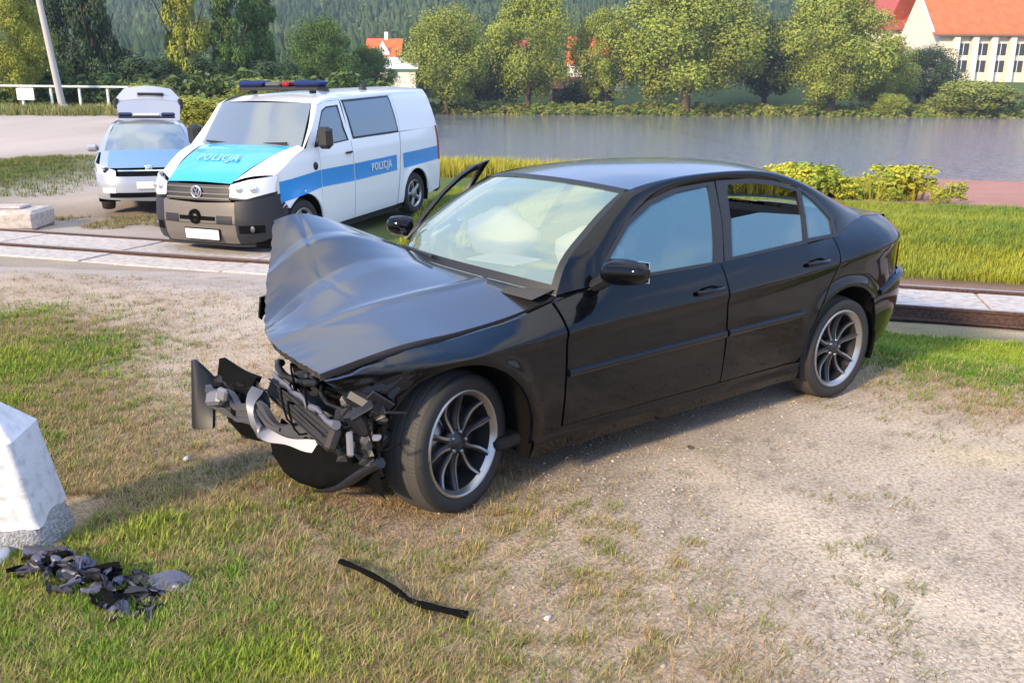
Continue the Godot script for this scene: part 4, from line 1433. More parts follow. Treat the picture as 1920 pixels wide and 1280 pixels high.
func moulding(door: Node3D, a0: float, a1: float, sd: float) -> void:
	var st := mb()
	var ym := func(a): return 0.556 + 0.0215 * (a - 0.5)
	between(st, V2([a0, ym.call(a0) - 0.019, a1, ym.call(a1) - 0.019]), V2([a0, ym.call(a0) + 0.019, a1, ym.call(a1) + 0.019]), 12, 4, sd, func(a, y): return SS(a, y) + 0.014 - 30.0 * pow(y - ym.call(a), 2), Vector3(0, 0, 0.014))
	obj("moulding", st, M.black_paint, door)

func pane_poly(parent: Node3D, called: String, lo: Array, hi: Array, sd: float, m: Material, sink := 0.006) -> MeshInstance3D:
	var st := mb()
	between(st, V2(lo), V2(hi), 14, 10, sd, func(a, y): return SG(a, y) - sink, Vector3.ZERO)
	return obj(called, st, m, parent)

func ring(st: SurfaceTool, inner: Array, outer: Array, sd: float, lift: float) -> void:
	var p := []
	var q := []
	for v in inner + [inner[0]]: p.append(C(Vector3(v.x, v.y, SG(v.x, v.y) + lift), sd))
	for v in outer + [outer[0]]: q.append(C(Vector3(v.x, v.y, SG(v.x, v.y) + lift), sd))
	grid(st, [PackedVector3Array(p), PackedVector3Array(q)])
	var d := C(Vector3(0, 0, -0.014 - lift), sd)
	for e in [p, q]:
		var w := PackedVector3Array()
		for v in e: w.append(v + d)
		grid(st, [PackedVector3Array(e), w])

func sedan_windows(car: Node3D) -> void:
	for sd in [1.0, -1.0]:
		if sd > 0:
			pane_poly(car, "front_side_window", [0.86, 0.945, 1.2, 0.94, 1.585, 0.955], [0.86, 1.0, 0.93, 1.09, 1.07, 1.172, 1.27, 1.258, 1.47, 1.303, 1.73, 1.325], sd, M.side_glass)
			# frame of the front window and the black mirror triangle
			var st := mb()
			ring(st, V2([0.86, 0.948, 0.90, 1.045, 1.07, 1.172, 1.27, 1.258, 1.47, 1.303, 1.725, 1.325, 1.66, 1.14, 1.585, 0.958]), V2([0.76, 0.932, 0.875, 1.05, 1.05, 1.186, 1.25, 1.276, 1.47, 1.326, 1.785, 1.345, 1.73, 1.14, 1.655, 0.945]), sd, 0.003)
			obj("window_frame", st, M.black_trim, car)
		# lowered rear pane; a dark lining behind the opening
		pane_poly(car, "rear_side_window", [1.73, 0.968, 2.0, 0.978, 2.36, 1.0], [1.82, 1.155, 2.06, 1.170, 2.41, 1.135], sd, M.side_glass)
		pane_poly(car, "quarter_window", [2.395, 1.003, 2.5, 1.006, 2.655, 1.012], [2.475, 1.268, 2.56, 1.205, 2.665, 1.10], sd, M.side_glass)
		var st := mb()
		ring(st, V2([1.73, 0.968, 1.80, 1.14, 1.87, 1.323, 2.08, 1.323, 2.27, 1.302, 2.44, 1.262, 2.41, 1.12, 2.365, 1.0]), V2([1.665, 0.948, 1.735, 1.14, 1.80, 1.347, 2.08, 1.347, 2.27, 1.327, 2.475, 1.275, 2.435, 1.12, 2.39, 0.985]), sd, 0.004)
		obj("window_frame", st, M.black_trim, car)
		st = mb()
		ring(st, V2([2.40, 1.008, 2.44, 1.13, 2.48, 1.262, 2.56, 1.203, 2.665, 1.10, 2.65, 1.014]), V2([2.375, 0.99, 2.42, 1.13, 2.47, 1.287, 2.59, 1.225, 2.705, 1.11, 2.69, 0.998]), sd, 0.0055)
		obj("window_frame", st, M.black_trim, car)
		st = mb()
		between(st, V2([1.655, 0.945, 1.73, 1.14, 1.785, 1.345]), V2([1.667, 0.945, 1.74, 1.14, 1.80, 1.345]), 10, 2, sd, func(a, y): return SG(a, y) - 0.012, Vector3.ZERO)
		obj("door_seal", st, M.gap_black, car)

func sedan_core(car: Node3D) -> void:
	# dark lining behind the panels, wheel housings, floor
	for sd in [1.0, -1.0]:
		var st := mb()
		var f := func(a, y): return SS(a, minf(y, crease(a))) - 0.05 - 0.8 * maxf(0.0, y - crease(a))
		between(st, V2([0.40, 0.22, 2.30, 0.24]), V2([0.40, 0.74, 1.0, 0.88, 2.30, 0.94]), 16, 8, sd, f, Vector3.ZERO)
		obj("inner_body", st, M.gap_black, car)
		for cx in [0.0 if sd > 0 else 0.3, WB]:
			st = mb()
			var y := C(Vector3(cx, 0.325, 0.50), sd)
			var xf := Transform3D(Basis(Vector3.RIGHT, PI / 2 if sd < 0 else -PI / 2), y)
			lathe(st, [Vector2(0.386, 0.335), Vector2(0.392, 0.0), Vector2(0.0, 0.0)], 30, xf, Vector2.ONE, -0.35 if sd > 0 else PI - 0.35, PI + 0.35 if sd > 0 else TAU + 0.35)
			obj("wheel_housing", st, M.gap_black, car)
	var st := mb()
	bx(st, C(Vector3(1.55, 0.24, 0)), Vector3(2.6, 0.06, 1.5), 0.02)
	bx(st, C(Vector3(3.0, 0.50, 0)), Vector3(0.9, 0.5, 0.95), 0.03)
	obj("floor_pan", st, M.underbody, car)
	st = mb()
	bx(st, C(Vector3(0.50, 0.52, 0)), Vector3(0.06, 0.52, 1.30), 0.01)
	obj("bulkhead", st, M.gap_black, car)
	# cabin
	st = mb()
	var rows := []
	for i in 9:
		var row := PackedVector3Array()
		var p := V3([0.50, 0.885, 0, 0.62, 0.915, 0, 0.80, 0.93, 0, 0.93, 0.915, 0, 0.99, 0.86, 0, 1.0, 0.76, 0, 0.95, 0.62, 0, 0.85, 0.5, 0, 0.8, 0.3, 0])
		for j in 9:
			var u := -0.70 + 1.4 * j / 8.0
			row.append(C(Vector3(p[i].x - 0.06 * (1 - u * u), p[i].y, u)))
		rows.append(row)
	grid(st, rows)
	obj("dashboard", st, M.interior, car)
	st = mb()
	bx(st, C(Vector3(0.78, 0.945, 0.05)), Vector3(0.24, 0.006, 0.32), 0.001, 0.3)
	obj("paper_sheet", st, M.paper, car)
	st = mb()
	var ringp := PackedVector3Array()
	for kk in 25:
		var t := TAU * kk / 24.0
		ringp.append(C(Vector3(1.12 + 0.07 * sin(t), 0.86 + 0.175 * sin(t), 0.36 + 0.185 * cos(t))))
	tube(st, ringp, 0.014, 0.014, 7)
	beam(st, C(Vector3(1.12, 0.86, 0.20)), C(Vector3(1.12, 0.86, 0.52)), 0.02, 0.06, 0.01)
	beam(st, C(Vector3(0.95, 0.80, 0.36)), C(Vector3(1.12, 0.86, 0.36)), 0.09, 0.09, 0.02)
	obj("steering_wheel", st, M.black_trim, car)
	# blown air bags, slack
	for e in [[1.02, 1.00, -0.30, 0.30, 0.17], [1.10, 0.98, 0.36, 0.22, 0.15]]:
		st = mb()
		rows = []
		for i in 13:
			var t := PI * i / 12.0
			var row := PackedVector3Array()
			for q in 19:
				var p := TAU * (q % 18) / 18.0
				var rr := 1.0 + 0.10 * sin(p * 5.0) * sin(t) + 0.06 * sin(p * 3.0 + t * 4.0)
				row.append(C(Vector3(e[0] - cos(t) * 0.13, e[1] + sin(t) * sin(p) * e[4] * rr, e[2] + sin(t) * cos(p) * e[3] * rr)))
			rows.append(row)
		grid(st, rows)
		obj("air_bag", st, M.airbag_cloth, car)
	for s in [0.36, -0.36]:
		st = mb()
		seat_shape(st, 1.55, s, 0.48)
		var seat := obj("front_seat", st, M.seat_cloth, car)
		st = mb()
		bx(st, C(Vector3(1.97, 1.15, s)), Vector3(0.10, 0.19, 0.26), 0.045)
		obj("headrest", st, M.seat_cloth, seat)
	st = mb()
	seat_shape(st, 2.35, 0.0, 1.28)
	var rs := obj("rear_seat", st, M.seat_cloth, car)
	for s in [0.36, -0.36]:
		st = mb()
		bx(st, C(Vector3(2.80, 1.06, s)), Vector3(0.09, 0.14, 0.24), 0.04)
		obj("headrest", st, M.seat_cloth, rs)
	st = mb()
	bx(st, C(Vector3(2.95, 0.985, 0)), Vector3(0.5, 0.03, 1.3), 0.01)
	obj("parcel_shelf", st, M.interior, car)

func seat_shape(st: SurfaceTool, a: float, s: float, w: float) -> void:
	box(st, Transform3D(Basis(Vector3(0, 0, 1), 0.12), C(Vector3(a, 0.48, s))), Vector3(0.52, 0.18, w), 0.06)
	box(st, Transform3D(Basis(Vector3(0, 0, 1), 0.36), C(Vector3(a + 0.34, 0.80, s))), Vector3(0.15, 0.66, w), 0.06)

func mirror(parent: Node3D, at_: Vector3, turn: float, m: Material) -> void:
	# on the car's left: shell sticking out to -z
	var st := mb()
	var rows := []
	for i in 9:
		var t := i / 8.0
		var zz: float = lerp(-0.055, -0.265, t)
		var h: float = 0.062 * (0.55 + 0.45 * sin(PI * clampf(t * 0.7 + 0.25, 0, 1)))
		var dep: float = 0.075 * (1.0 - 0.35 * t)
		if i == 0 or i == 8: h *= 0.55; dep *= 0.6
		var row := PackedVector3Array()
		for k in 15:
			var q := TAU * k / 14.0
			row.append(at_ + Vector3(0.02 - 0.055 * t + cos(q) * dep * (1.0 if cos(q) > 0 else 0.35), 0.055 + 0.012 * t + sin(q) * h, zz).rotated(Vector3.UP, turn))
		rows.append(row)
	grid(st, rows)
	for r in [rows[0], rows[8]]:
		var c := Vector3.ZERO
		for i in 14: c += r[i] / 14.0
		var row := PackedVector3Array()
		for i in 15: row.append(c)
		grid(st, [r, row])
	var shell := obj("mirror", st, m, parent)
	st = mb()
	beam(st, at_ + Vector3(0.03, -0.03, 0.02).rotated(Vector3.UP, turn), at_ + Vector3(0.02, 0.04, -0.10).rotated(Vector3.UP, turn), 0.09, 0.055, 0.02)
	obj("mirror_foot", st, M.black_trim, shell)
	st = mb()
	beam(st, at_ + Vector3(-0.035, 0.06, -0.075).rotated(Vector3.UP, turn), at_ + Vector3(-0.06, 0.065, -0.245).rotated(Vector3.UP, turn), 0.006, 0.095, 0.002, Vector3.UP)
	obj("mirror_glass", st, M.chrome, shell)

func sedan_front(car: Node3D) -> void:
	# the buckled bonnet: near edge level, far side folded up
	var net := [
		V3([0.61, 0.874, 0.69, 0.50, 0.912, 0.35, 0.455, 0.926, 0.05, 0.465, 0.93, -0.22, 0.53, 0.935, -0.44, 0.59, 0.925, -0.62]),
		V3([0.34, 0.820, 0.685, 0.30, 0.885, 0.35, 0.28, 0.920, 0.05, 0.30, 0.962, -0.22, 0.34, 1.005, -0.46, 0.36, 1.025, -0.66]),
		V3([0.08, 0.790, 0.68, 0.08, 0.855, 0.35, 0.10, 0.905, 0.05, 0.10, 0.975, -0.22, 0.11, 1.065, -0.48, 0.12, 1.125, -0.72]),
		V3([-0.20, 0.772, 0.672, -0.22, 0.815, 0.35, -0.22, 0.855, 0.07, -0.18, 0.93, -0.20, -0.12, 1.06, -0.46, -0.05, 1.165, -0.69]),
		V3([-0.52, 0.695, 0.615, -0.545, 0.712, 0.34, -0.54, 0.728, 0.12, -0.45, 0.765, -0.18, -0.32, 0.95, -0.43, -0.21, 1.145, -0.62])]
	var rows := cat_grid(net, 80, 80)
	for i in rows.size():
		for j in 81:
			var v: Vector3 = rows[i][j]
			var t := i / 80.0
			var u := j / 80.0
			v.y += 0.010 * exp(-pow((u - 0.30) / 0.018, 2)) * (1.0 - t * 0.75)
			v.y += 0.003 * fine.get_noise_2d(v.x * 60.0, v.z * 60.0) * t * (0.4 + u)
			v.y += 0.030 * maxf(0.0, 1.0 - absf(u - 0.86 + 0.14 * t) / 0.07) * t
			v.y -= 0.026 * maxf(0.0, 1.0 - absf(u - 0.70 + 0.16 * t) / 0.10) * t
			v.y += 0.008 * maxf(0.0, 1.0 - absf(u - 0.16 - 0.5 * (t - 0.6)) / 0.08) * ss(0.55, 1.0, t)
			v.y -= 0.007 * maxf(0.0, 1.0 - absf(t - 0.62 - 0.35 * (u - 0.5)) / 0.03) * ss(0.3, 0.7, u)
			if t > 0.9: v.x += 0.012 * fine.get_noise_2d(u * 900.0, 3.0) * (t - 0.9) * 10.0
			rows[i][j] = v
	var st := mb()
	var rc := to_car(rows)
	grid(st, rc)
	# folded edges
	var e1 := PackedVector3Array(); var e2 := PackedVector3Array()
	for r in rc:
		e1.append(r[0]); e2.append(r[80])
	for e in [rc[0], rc[80], e1, e2]:
		var w := PackedVector3Array()
		for v in e: w.append(v + Vector3(-0.008 if e == rc[80] else 0.0, -0.03, 0))
		grid(st, [e, w])
	var hood := obj("bonnet", st, M.dusty_skylit_paint, car)
	hood.set_meta("label", "buckled bonnet with its far side folded up")
	# torn black lining below the front edge of the bonnet
	st = mb()
	var a1 := PackedVector3Array(); var a2 := PackedVector3Array()
	for j in 41:
		var v: Vector3 = rc[76][j * 2]
		if j < 20 or j > 35: continue
		a1.append(v + Vector3(-0.02, -0.035, 0))
		var drop := 0.16 + 0.12 * absf(fine.get_noise_2d(j * 40.0, 9.0)) + 0.16 * ss(28, 40, j)
		a2.append(v + Vector3(-0.16, -drop, -0.06 + 0.02 * sin(j * 1.7)))
	grid(st, [a1, a2])
	obj("bonnet_lining", st, M.gap_black, hood)
	# engine bay mass so that no ground shows through
	st = mb()
	bx(st, C(Vector3(0.12, 0.55, -0.02)), Vector3(0.60, 0.42, 0.92), 0.06)
	box(st, Transform3D(Basis.from_euler(Vector3(0.1, 0.2, -0.1)), C(Vector3(-0.10, 0.66, -0.22))), Vector3(0.42, 0.22, 0.45), 0.05)
	obj("engine", st, M.gap_black, car)
	# radiator pack pushed back and tipped
	var rt := Transform3D(Basis.from_euler(Vector3(0.05, -0.10, 0.42)), C(Vector3(-0.475, 0.425, 0.27)))
	st = mb()
	box(st, rt * Transform3D(Basis(), Vector3(0, 0, 0)), Vector3(0.055, 0.10, 0.92), 0.015)
	var rad := obj("radiator", st, M.radiator_dark, car)
	for i in 5:
		st = mb()
		box(st, rt * Transform3D(Basis.from_euler(Vector3(0, 0.03 * sin(i * 2.1), 0)), Vector3(0.030, -0.036 + i * 0.018, 0)), Vector3(0.012, 0.007, 0.86), 0.001)
		obj("radiator_fin", st, M.radiator_dark, rad)
	st = mb()
	var pts := PackedVector3Array()
	for i in 12: pts.append(rt * Vector3(0.015 + 0.006 * sin(i * 1.9), 0.055 + 0.006 * cos(i * 2.3), -0.46 + 0.92 * i / 11.0))
	tube(st, pts, 0.017, 0.013, 8, 0.3)
	obj("crushed_crossmember", st, M.bare_metal, car)
	st = mb()
	rows = []
	for i in 9:
		var row := PackedVector3Array()
		for j in 15:
			var q := rt * Vector3(-0.02 - 0.27 * i / 8.0, 0.055 + 0.014 * sin(i * 1.3 + j * 0.7) + 0.012 * i / 8.0 * sin(j * 2.0), -0.46 + 0.93 * j / 14.0)
			q.y += 0.05 * i / 8.0
			row.append(q)
		rows.append(row)
	grid(st, rows)
	obj("slam_panel", st, M.engine_grey, car)
	for e in [[-0.02, 0.10, 0.26, 0.022], [-0.09, 0.10, -0.20, 0.016], [-0.14, 0.12, 0.12, 0.018]]:
		st = mb()
		pts = PackedVector3Array()
		for i in 9: pts.append(rt * Vector3(e[0] - 0.05 * sin(i * 0.8), e[1] + 0.02 * sin(i * 1.1), e[2] - 0.28 + i * 0.07))
		tube(st, pts, e[3], e[3] * 0.8, 8, 0.12)
		obj("hose", st, M.black_trim, car)
	st = mb()
	box(st, rt * Transform3D(Basis.from_euler(Vector3(0.3, 0.1, 0.1)), Vector3(-0.13, 0.09, 0.34)), Vector3(0.16, 0.08, 0.22), 0.03)
	obj("battery_box", st, M.crumpled_plastic, car)
	# remains of the left headlamp and its bracket
	st = mb()
	box(st, Transform3D(Basis.from_euler(Vector3(0.3, 0.3, -0.3)), C(Vector3(-0.40, 0.505, 0.72))), Vector3(0.10, 0.13, 0.10), 0.02)
	box(st, Transform3D(Basis.from_euler(Vector3(-0.4, 0.6, 0.5)), C(Vector3(-0.36, 0.56, 0.70))), Vector3(0.18, 0.07, 0.16), 0.02)
	box(st, Transform3D(Basis.from_euler(Vector3(0.4, -0.3, 0.9)), C(Vector3(-0.35, 0.44, 0.70))), Vector3(0.16, 0.09, 0.12), 0.02)
	obj("headlamp_housing", st, M.crumpled_plastic, car)
	st = mb()
	box(st, Transform3D(Basis.from_euler(Vector3(0.2, 0.4, 0.2)), C(Vector3(-0.47, 0.43, 0.755))), Vector3(0.02, 0.10, 0.035), 0.008)
	box(st, Transform3D(Basis.from_euler(Vector3(0.2, 0.4, 0.9)), C(Vector3(-0.40, 0.47, 0.84))), Vector3(0.02, 0.03, 0.06), 0.008)
	obj("headlamp_bracket", st, M.bare_metal, car)
	for e in [[-0.35, 0.60, 0.80, 0.8], [-0.42, 0.57, 0.77, -0.5], [-0.31, 0.55, 0.82, 0.2], [-0.45, 0.52, 0.70, 1.4]]:
		st = mb()
		box(st, Transform3D(Basis.from_euler(Vector3(e[3], e[3] * 0.7, e[3] * 1.3)), C(Vector3(e[0], e[1], e[2]))), Vector3(0.11, 0.012, 0.05), 0.004)
		obj("torn_bracket", st, M.crumpled_plastic, car)
	# bumper carrier torn forward on the far side
	st = mb()
	var p := resample(V3([-0.44, 0.31, 0.30, -0.53, 0.315, 0.20, -0.60, 0.36, 0.08, -0.63, 0.36, -0.06, -0.67, 0.36, -0.22, -0.70, 0.375, -0.36]), 22, true)
	pts = PackedVector3Array()
	var wid := PackedFloat32Array()
	for i in 23:
		pts.append(C(p[i] + Vector3(0.012 * sin(i * 0.9), 0.010 * cos(i * 0.7), 0)))
		wid.append(0.052 + 0.012 * sin(i * 0.8 + 1.0))
	strap(st, pts, wid, 0.014, Vector3.UP)
	obj("bumper_carrier", st, M.alloy_dirty, car).set_meta("label", "bent bare metal bumper carrier torn forward")
	st = mb()
	for q in [[0.028, 0.30], [-0.028, 0.30]]:
		var rib := PackedVector3Array()
		var rw := PackedFloat32Array()
		for i in 17:
			rib.append(pts[i + 4] + Vector3(0.016, q[0], 0))
			rw.append(0.010)
		strap(st, rib, rw, 0.010, Vector3.UP)
	obj("carrier_rib", st, M.alloy_dirty, car)
	st = mb()
	lathe(st, [Vector2(0.0, 0.004), Vector2(0.016, 0.004), Vector2(0.024, 0.006), Vector2(0.027, 0.0)], 14, Transform3D(Basis(Vector3(0, 0, 1), -PI / 2), pts[14] + Vector3(0.018, 0.0, 0)))
	obj("carrier_hole", st, M.gap_black, car)
	st = mb()
	pts = PackedVector3Array()
	wid = PackedFloat32Array()
	for v in resample(V3([-0.44, 0.275, 0.36, -0.52, 0.28, 0.26, -0.615, 0.315, 0.13, -0.625, 0.42, 0.06, -0.57, 0.465, 0.0]), 20, true):
		pts.append(C(v))
		wid.append(0.022 + 0.007 * sin(pts.size() * 0.7))
	strap(st, pts, wid, 0.012, Vector3(0.3, 0.5, 0.8))
	obj("bent_bracket", st, M.bare_metal, car)
	st = mb()
	box(st, Transform3D(Basis.from_euler(Vector3(0.3, 0.2, 0.4)), C(Vector3(-0.71, 0.40, -0.18))), Vector3(0.05, 0.07, 0.13), 0.015)
	box(st, Transform3D(Basis.from_euler(Vector3(-0.2, 0.5, 0.1)), C(Vector3(-0.70, 0.44, -0.10))), Vector3(0.03, 0.06, 0.06), 0.01)
	obj("bent_bracket", st, M.bare_metal, car)
	st = mb()
	between(st, V3([-0.70, 0.20, -0.32, -0.77, 0.19, -0.41, -0.73, 0.24, -0.50]), V3([-0.65, 0.42, -0.40, -0.735, 0.53, -0.44, -0.70, 0.44, -0.50]), 8, 6, 1.0, null, Vector3(0.02, 0, 0.02), true)
	obj("bumper_fragment", st, M.crumpled_plastic, car)
	st = mb()
	between(st, V3([-0.60, 0.42, -0.06, -0.62, 0.44, -0.22, -0.64, 0.43, -0.38]), V3([-0.56, 0.51, -0.04, -0.58, 0.50, -0.22, -0.62, 0.53, -0.38]), 8, 4, 1.0, null, Vector3(0.03, 0, 0), true)
	between(st, V3([-0.56, 0.20, -0.02, -0.60, 0.19, -0.16, -0.62, 0.22, -0.28]), V3([-0.60, 0.32, -0.02, -0.64, 0.31, -0.16, -0.66, 0.31, -0.28]), 8, 4, 1.0, null, Vector3(0.03, 0, 0), true)
	obj("torn_liner", st, M.gap_black, car)
	# hanging undertray
	st = mb()
	net = [
		V3([-0.46, 0.30, 0.0, -0.46, 0.30, 0.20, -0.44, 0.30, 0.45, -0.34, 0.36, 0.74]),
		V3([-0.54, 0.20, 0.02, -0.56, 0.17, 0.22, -0.52, 0.17, 0.45, -0.40, 0.28, 0.72]),
		V3([-0.49, 0.15, 0.06, -0.50, 0.12, 0.24, -0.45, 0.11, 0.42, -0.33, 0.20, 0.70]),
		V3([-0.18, 0.12, -0.1, -0.18, 0.10, 0.18, -0.18, 0.08, 0.42, -0.16, 0.22, 0.62])]
	var tray := to_car(cat_grid(net, 24, 18))
	for r in tray:
		for i in r.size(): r[i] += Vector3(1, 1, 0) * 0.022 * fine.get_noise_3d(r[i].x * 300.0, r[i].y * 300.0, r[i].z * 300.0)
	grid(st, tray)
	obj("undertray", st, M.gap_black, car)
	st = mb()
	pts = PackedVector3Array()
	for v in resample(V3([-0.47, 0.07, 0.35, -0.45, 0.16, 0.56, -0.41, 0.29, 0.74, -0.38, 0.36, 0.84]), 12, true): pts.append(C(v))
	tube(st, pts, 0.008, 0.026, 7, 0.1)
	obj("hanging_strut", st, M.crumpled_plastic, car)
	# torn black plastic and wiring round the lamp and behind the carrier
	for e in [
		["torn_bumper_skin", V3([-0.46, 0.33, 0.50, -0.47, 0.34, 0.66, -0.40, 0.36, 0.82]), V3([-0.50, 0.48, 0.50, -0.48, 0.53, 0.66, -0.38, 0.56, 0.80]), 0.045],
		["torn_bumper_skin", V3([-0.44, 0.47, 0.62, -0.42, 0.49, 0.74, -0.34, 0.52, 0.83]), V3([-0.42, 0.61, 0.60, -0.42, 0.62, 0.72, -0.33, 0.60, 0.82]), 0.05],
		["torn_bumper_skin", V3([-0.60, 0.20, -0.34, -0.56, 0.19, -0.15, -0.53, 0.20, 0.05]), V3([-0.66, 0.46, -0.40, -0.60, 0.46, -0.18, -0.54, 0.44, 0.04]), 0.05],
		["torn_bumper_skin", V3([-0.67, 0.25, -0.34, -0.72, 0.26, -0.44, -0.68, 0.28, -0.52]), V3([-0.64, 0.38, -0.34, -0.70, 0.42, -0.42, -0.66, 0.38, -0.50]), 0.04]]:
		st = mb()
		rows = []
		var lo := resample(e[1], 12, true)
		var hi := resample(e[2], 12, true)
		for i in 10:
			var row := PackedVector3Array()
			for j in 13:
				var v := lo[j].lerp(hi[j], i / 9.0)
				var k2: float = e[3]
				v += Vector3(absf(fine.get_noise_3d(v.x * 330.0, v.y * 330.0, v.z * 330.0)) - 0.25, fine.get_noise_3d(v.z * 280.0, v.x * 280.0, 40.0), fine.get_noise_3d(v.y * 280.0, v.z * 280.0, 90.0)) * k2 * (1.6 if i == 9 or i == 0 else 1.0)
				row.append(C(v))
			rows.append(row)
		for i in 9:
			for j in 12: quad(st, rows[i][j], rows[i][j + 1], rows[i + 1][j + 1], rows[i + 1][j])
		obj(e[0], st, M.crumpled_plastic, car)
	for i in 9:
		st = mb()
		var w0 := Vector3(-0.48 + rng.randf_range(-0.05, 0.12), rng.randf_range(0.40, 0.56), rng.randf_range(-0.1, 0.75))
		pts = PackedVector3Array()
		for v in resample([w0, w0 + Vector3(-0.05, 0.03, 0.06), w0 + Vector3(-0.04, -0.06 - 0.1 * rng.randf(), 0.13), w0 + Vector3(0.03, -0.05, 0.2)], 10, true): pts.append(C(v))
		tube(st, pts, 0.006, 0.005, 5)
		obj("wire", st, M.gap_black, car)
	# wipers lying at the foot of the windscreen
	st = mb()
	beam(st, C(Vector3(0.49, 0.965, -0.52)), C(Vector3(0.44, 0.968, -0.12)), 0.02, 0.018, 0.004)
	obj("wiper", st, M.black_trim, car)
	st = mb()
	between(st, V3([0.52, 0.84, 0.69, 0.42, 0.88, 0.3, 0.39, 0.89, 0.0, 0.42, 0.88, -0.3, 0.52, 0.85, -0.69]), V3([0.62, 0.89, 0.715, 0.51, 0.915, 0.3, 0.475, 0.925, 0.0, 0.51, 0.915, -0.3, 0.62, 0.89, -0.715]), 16, 3, 1.0, null, Vector3.ZERO, true)
	obj("cowl", st, M.black_trim, car)

func open_door(car: Node3D) -> void:
	# the right front door, swung open about its hinge
	var hinge := Node3D.new()
	hinge.name = "open_front_door"
	hinge.set_meta("label", "far front door standing open")
	hinge.position = C(Vector3(0.58, 0.0, -0.83))
	hinge.rotation.y = deg_to_rad(DOOR)
	car.add_child(hinge)
	var off := -hinge.position
	var st := mb()
	between(st, V2([0.567, 0.30, 1.652, 0.305]), V2([0.567, 0.868, 0.72, 0.907, 0.87, 0.928, 1.628, 0.952]), 16, 12, -1.0, SS, Vector3(0, 0, 0.09))
	shift(obj("door_skin", st, M.black_paint, hinge), off)
	st = mb()
	between(st, V2([0.60, 0.32, 1.62, 0.32]), V2([0.60, 0.86, 0.87, 0.92, 1.61, 0.945]), 16, 12, -1.0, func(a, y): return SS(a, y) - 0.085, Vector3.ZERO)
	shift(obj("door_lining", st, M.interior, hinge), off)
	st = mb()
	ring(st, V2([0.87, 0.955, 0.915, 1.045, 1.08, 1.165, 1.28, 1.245, 1.47, 1.288, 1.69, 1.305, 1.63, 1.14, 1.565, 0.965]), V2([0.74, 0.93, 0.87, 1.055, 1.05, 1.192, 1.25, 1.285, 1.47, 1.335, 1.79, 1.355, 1.735, 1.14, 1.66, 0.94]), -1.0, 0.012)
	shift(obj("window_frame", st, M.black_trim, hinge), off)
	var at_ := C(Vector3(0.80, 0.955, -0.80)) + off
	st = mb()
	lathe(st, [Vector2(0.0, -0.085), Vector2(0.040, -0.08), Vector2(0.058, -0.06), Vector2(0.062, 0.015), Vector2(0.054, 0.062), Vector2(0.030, 0.083), Vector2(0.0, 0.086)], 18, Transform3D(Basis(Vector3.RIGHT, PI / 2).scaled(Vector3(0.85, 1.0, 1.0)), at_ + Vector3(-0.05, 0.045, 0.075)))
	beam(st, at_ + Vector3(0.0, 0.0, 0.0), at_ + Vector3(-0.04, 0.03, 0.05), 0.07, 0.05, 0.015)
	obj("mirror", st, M.black_paint, hinge)
	st = mb()
	bx(st, at_ + Vector3(-0.10, 0.046, 0.075), Vector3(0.008, 0.075, 0.12), 0.002)
	obj("mirror_glass", st, M.chrome, hinge)

func shift(o: MeshInstance3D, off: Vector3) -> void:
	o.position = off

# ---------------------------------------------------------------- police van
func VS(a: float, y: float) -> float:
	var s := 0.0
	if y < 1.30: s = tab(y, [0.18, 0.88, 0.30, 0.915, 0.55, 0.94, 0.78, 0.950, 0.82, 0.945, 1.0, 0.950, 1.15, 0.945, 1.30, 0.925])
	else: s = tab(y, [1.30, 0.925, 1.6, 0.875, 1.82, 0.82, 1.90, 0.775, 1.96, 0.70])
	if a < -0.1: s *= 1.0 - 0.10 * pow((-0.1 - a) / 0.5, 2.2)
	if a > 3.3: s *= 1.0 - 0.035 * pow((a - 3.3) / 0.7, 2)
	for cx in [0.0, 3.0]:
		var r := Vector2(a - cx, y - 0.35).length()
		s += 0.014 * exp(-pow((r - 0.40) / 0.05, 2)) * (1.0 - ss(0.78, 0.9, y))
	return s

func VF(s: float, y: float) -> Vector3:
	# front face of the van at lateral s, height y
	var t := clampf(1.0 - pow(absf(s) / 0.945, 4.0), 0, 1)
	var a := -0.95 + 0.52 * (1.0 - pow(t, 0.4545))
	a += tab(y, [0.2, 0.07, 0.32, 0.015, 0.50, 0.0, 0.66, 0.02, 0.80, 0.045, 0.92, 0.075, 1.04, 0.14])
	return Vector3(a, y, s)

func front_sheet(st: SurfaceTool, s0: float, s1: float, y0: Array, y1: Array, f: Callable, n := 24, m := 6, push := 0.0, k := 0.02) -> void:
	# y0, y1: tables of height against |s|
	var rows := []
	for i in m + 1:
		var row := PackedVector3Array()
		for j in n + 1:
			var s: float = lerp(s0, s1, float(j) / n)
			var y: float = lerp(tab(absf(s), y0), tab(absf(s), y1), float(i) / m)
			var v: Vector3 = f.call(s, y)
			v.x -= push
			row.append(C(v))
		rows.append(row)
	grid(st, rows)
	var e1 := PackedVector3Array(); var e2 := PackedVector3Array()
	for r in rows:
		e1.append(r[0]); e2.append(r[n])
	for e in [rows[0], rows[m], e1, e2]:
		var w := PackedVector3Array()
		for v in e: w.append(v + Vector3(-k, 0, 0))
		grid(st, [e, w])

func text_on(parent: Node3D, called: String, txt: String, size: float, xf: Transform3D, m: Material) -> void:
	var t := TextMesh.new()
	t.text = txt
	var f := SystemFont.new()
	f.font_names = PackedStringArray(["Droid Sans"])
	f.font_weight = 700
	t.font = f
	t.font_size = 64
	t.pixel_size = size / 64.0
	t.depth = 0.006
	t.material = m
	var o := MeshInstance3D.new()
	o.mesh = t
	o.name = numbered(parent, called)
	o.transform = xf
	parent.add_child(o, true)

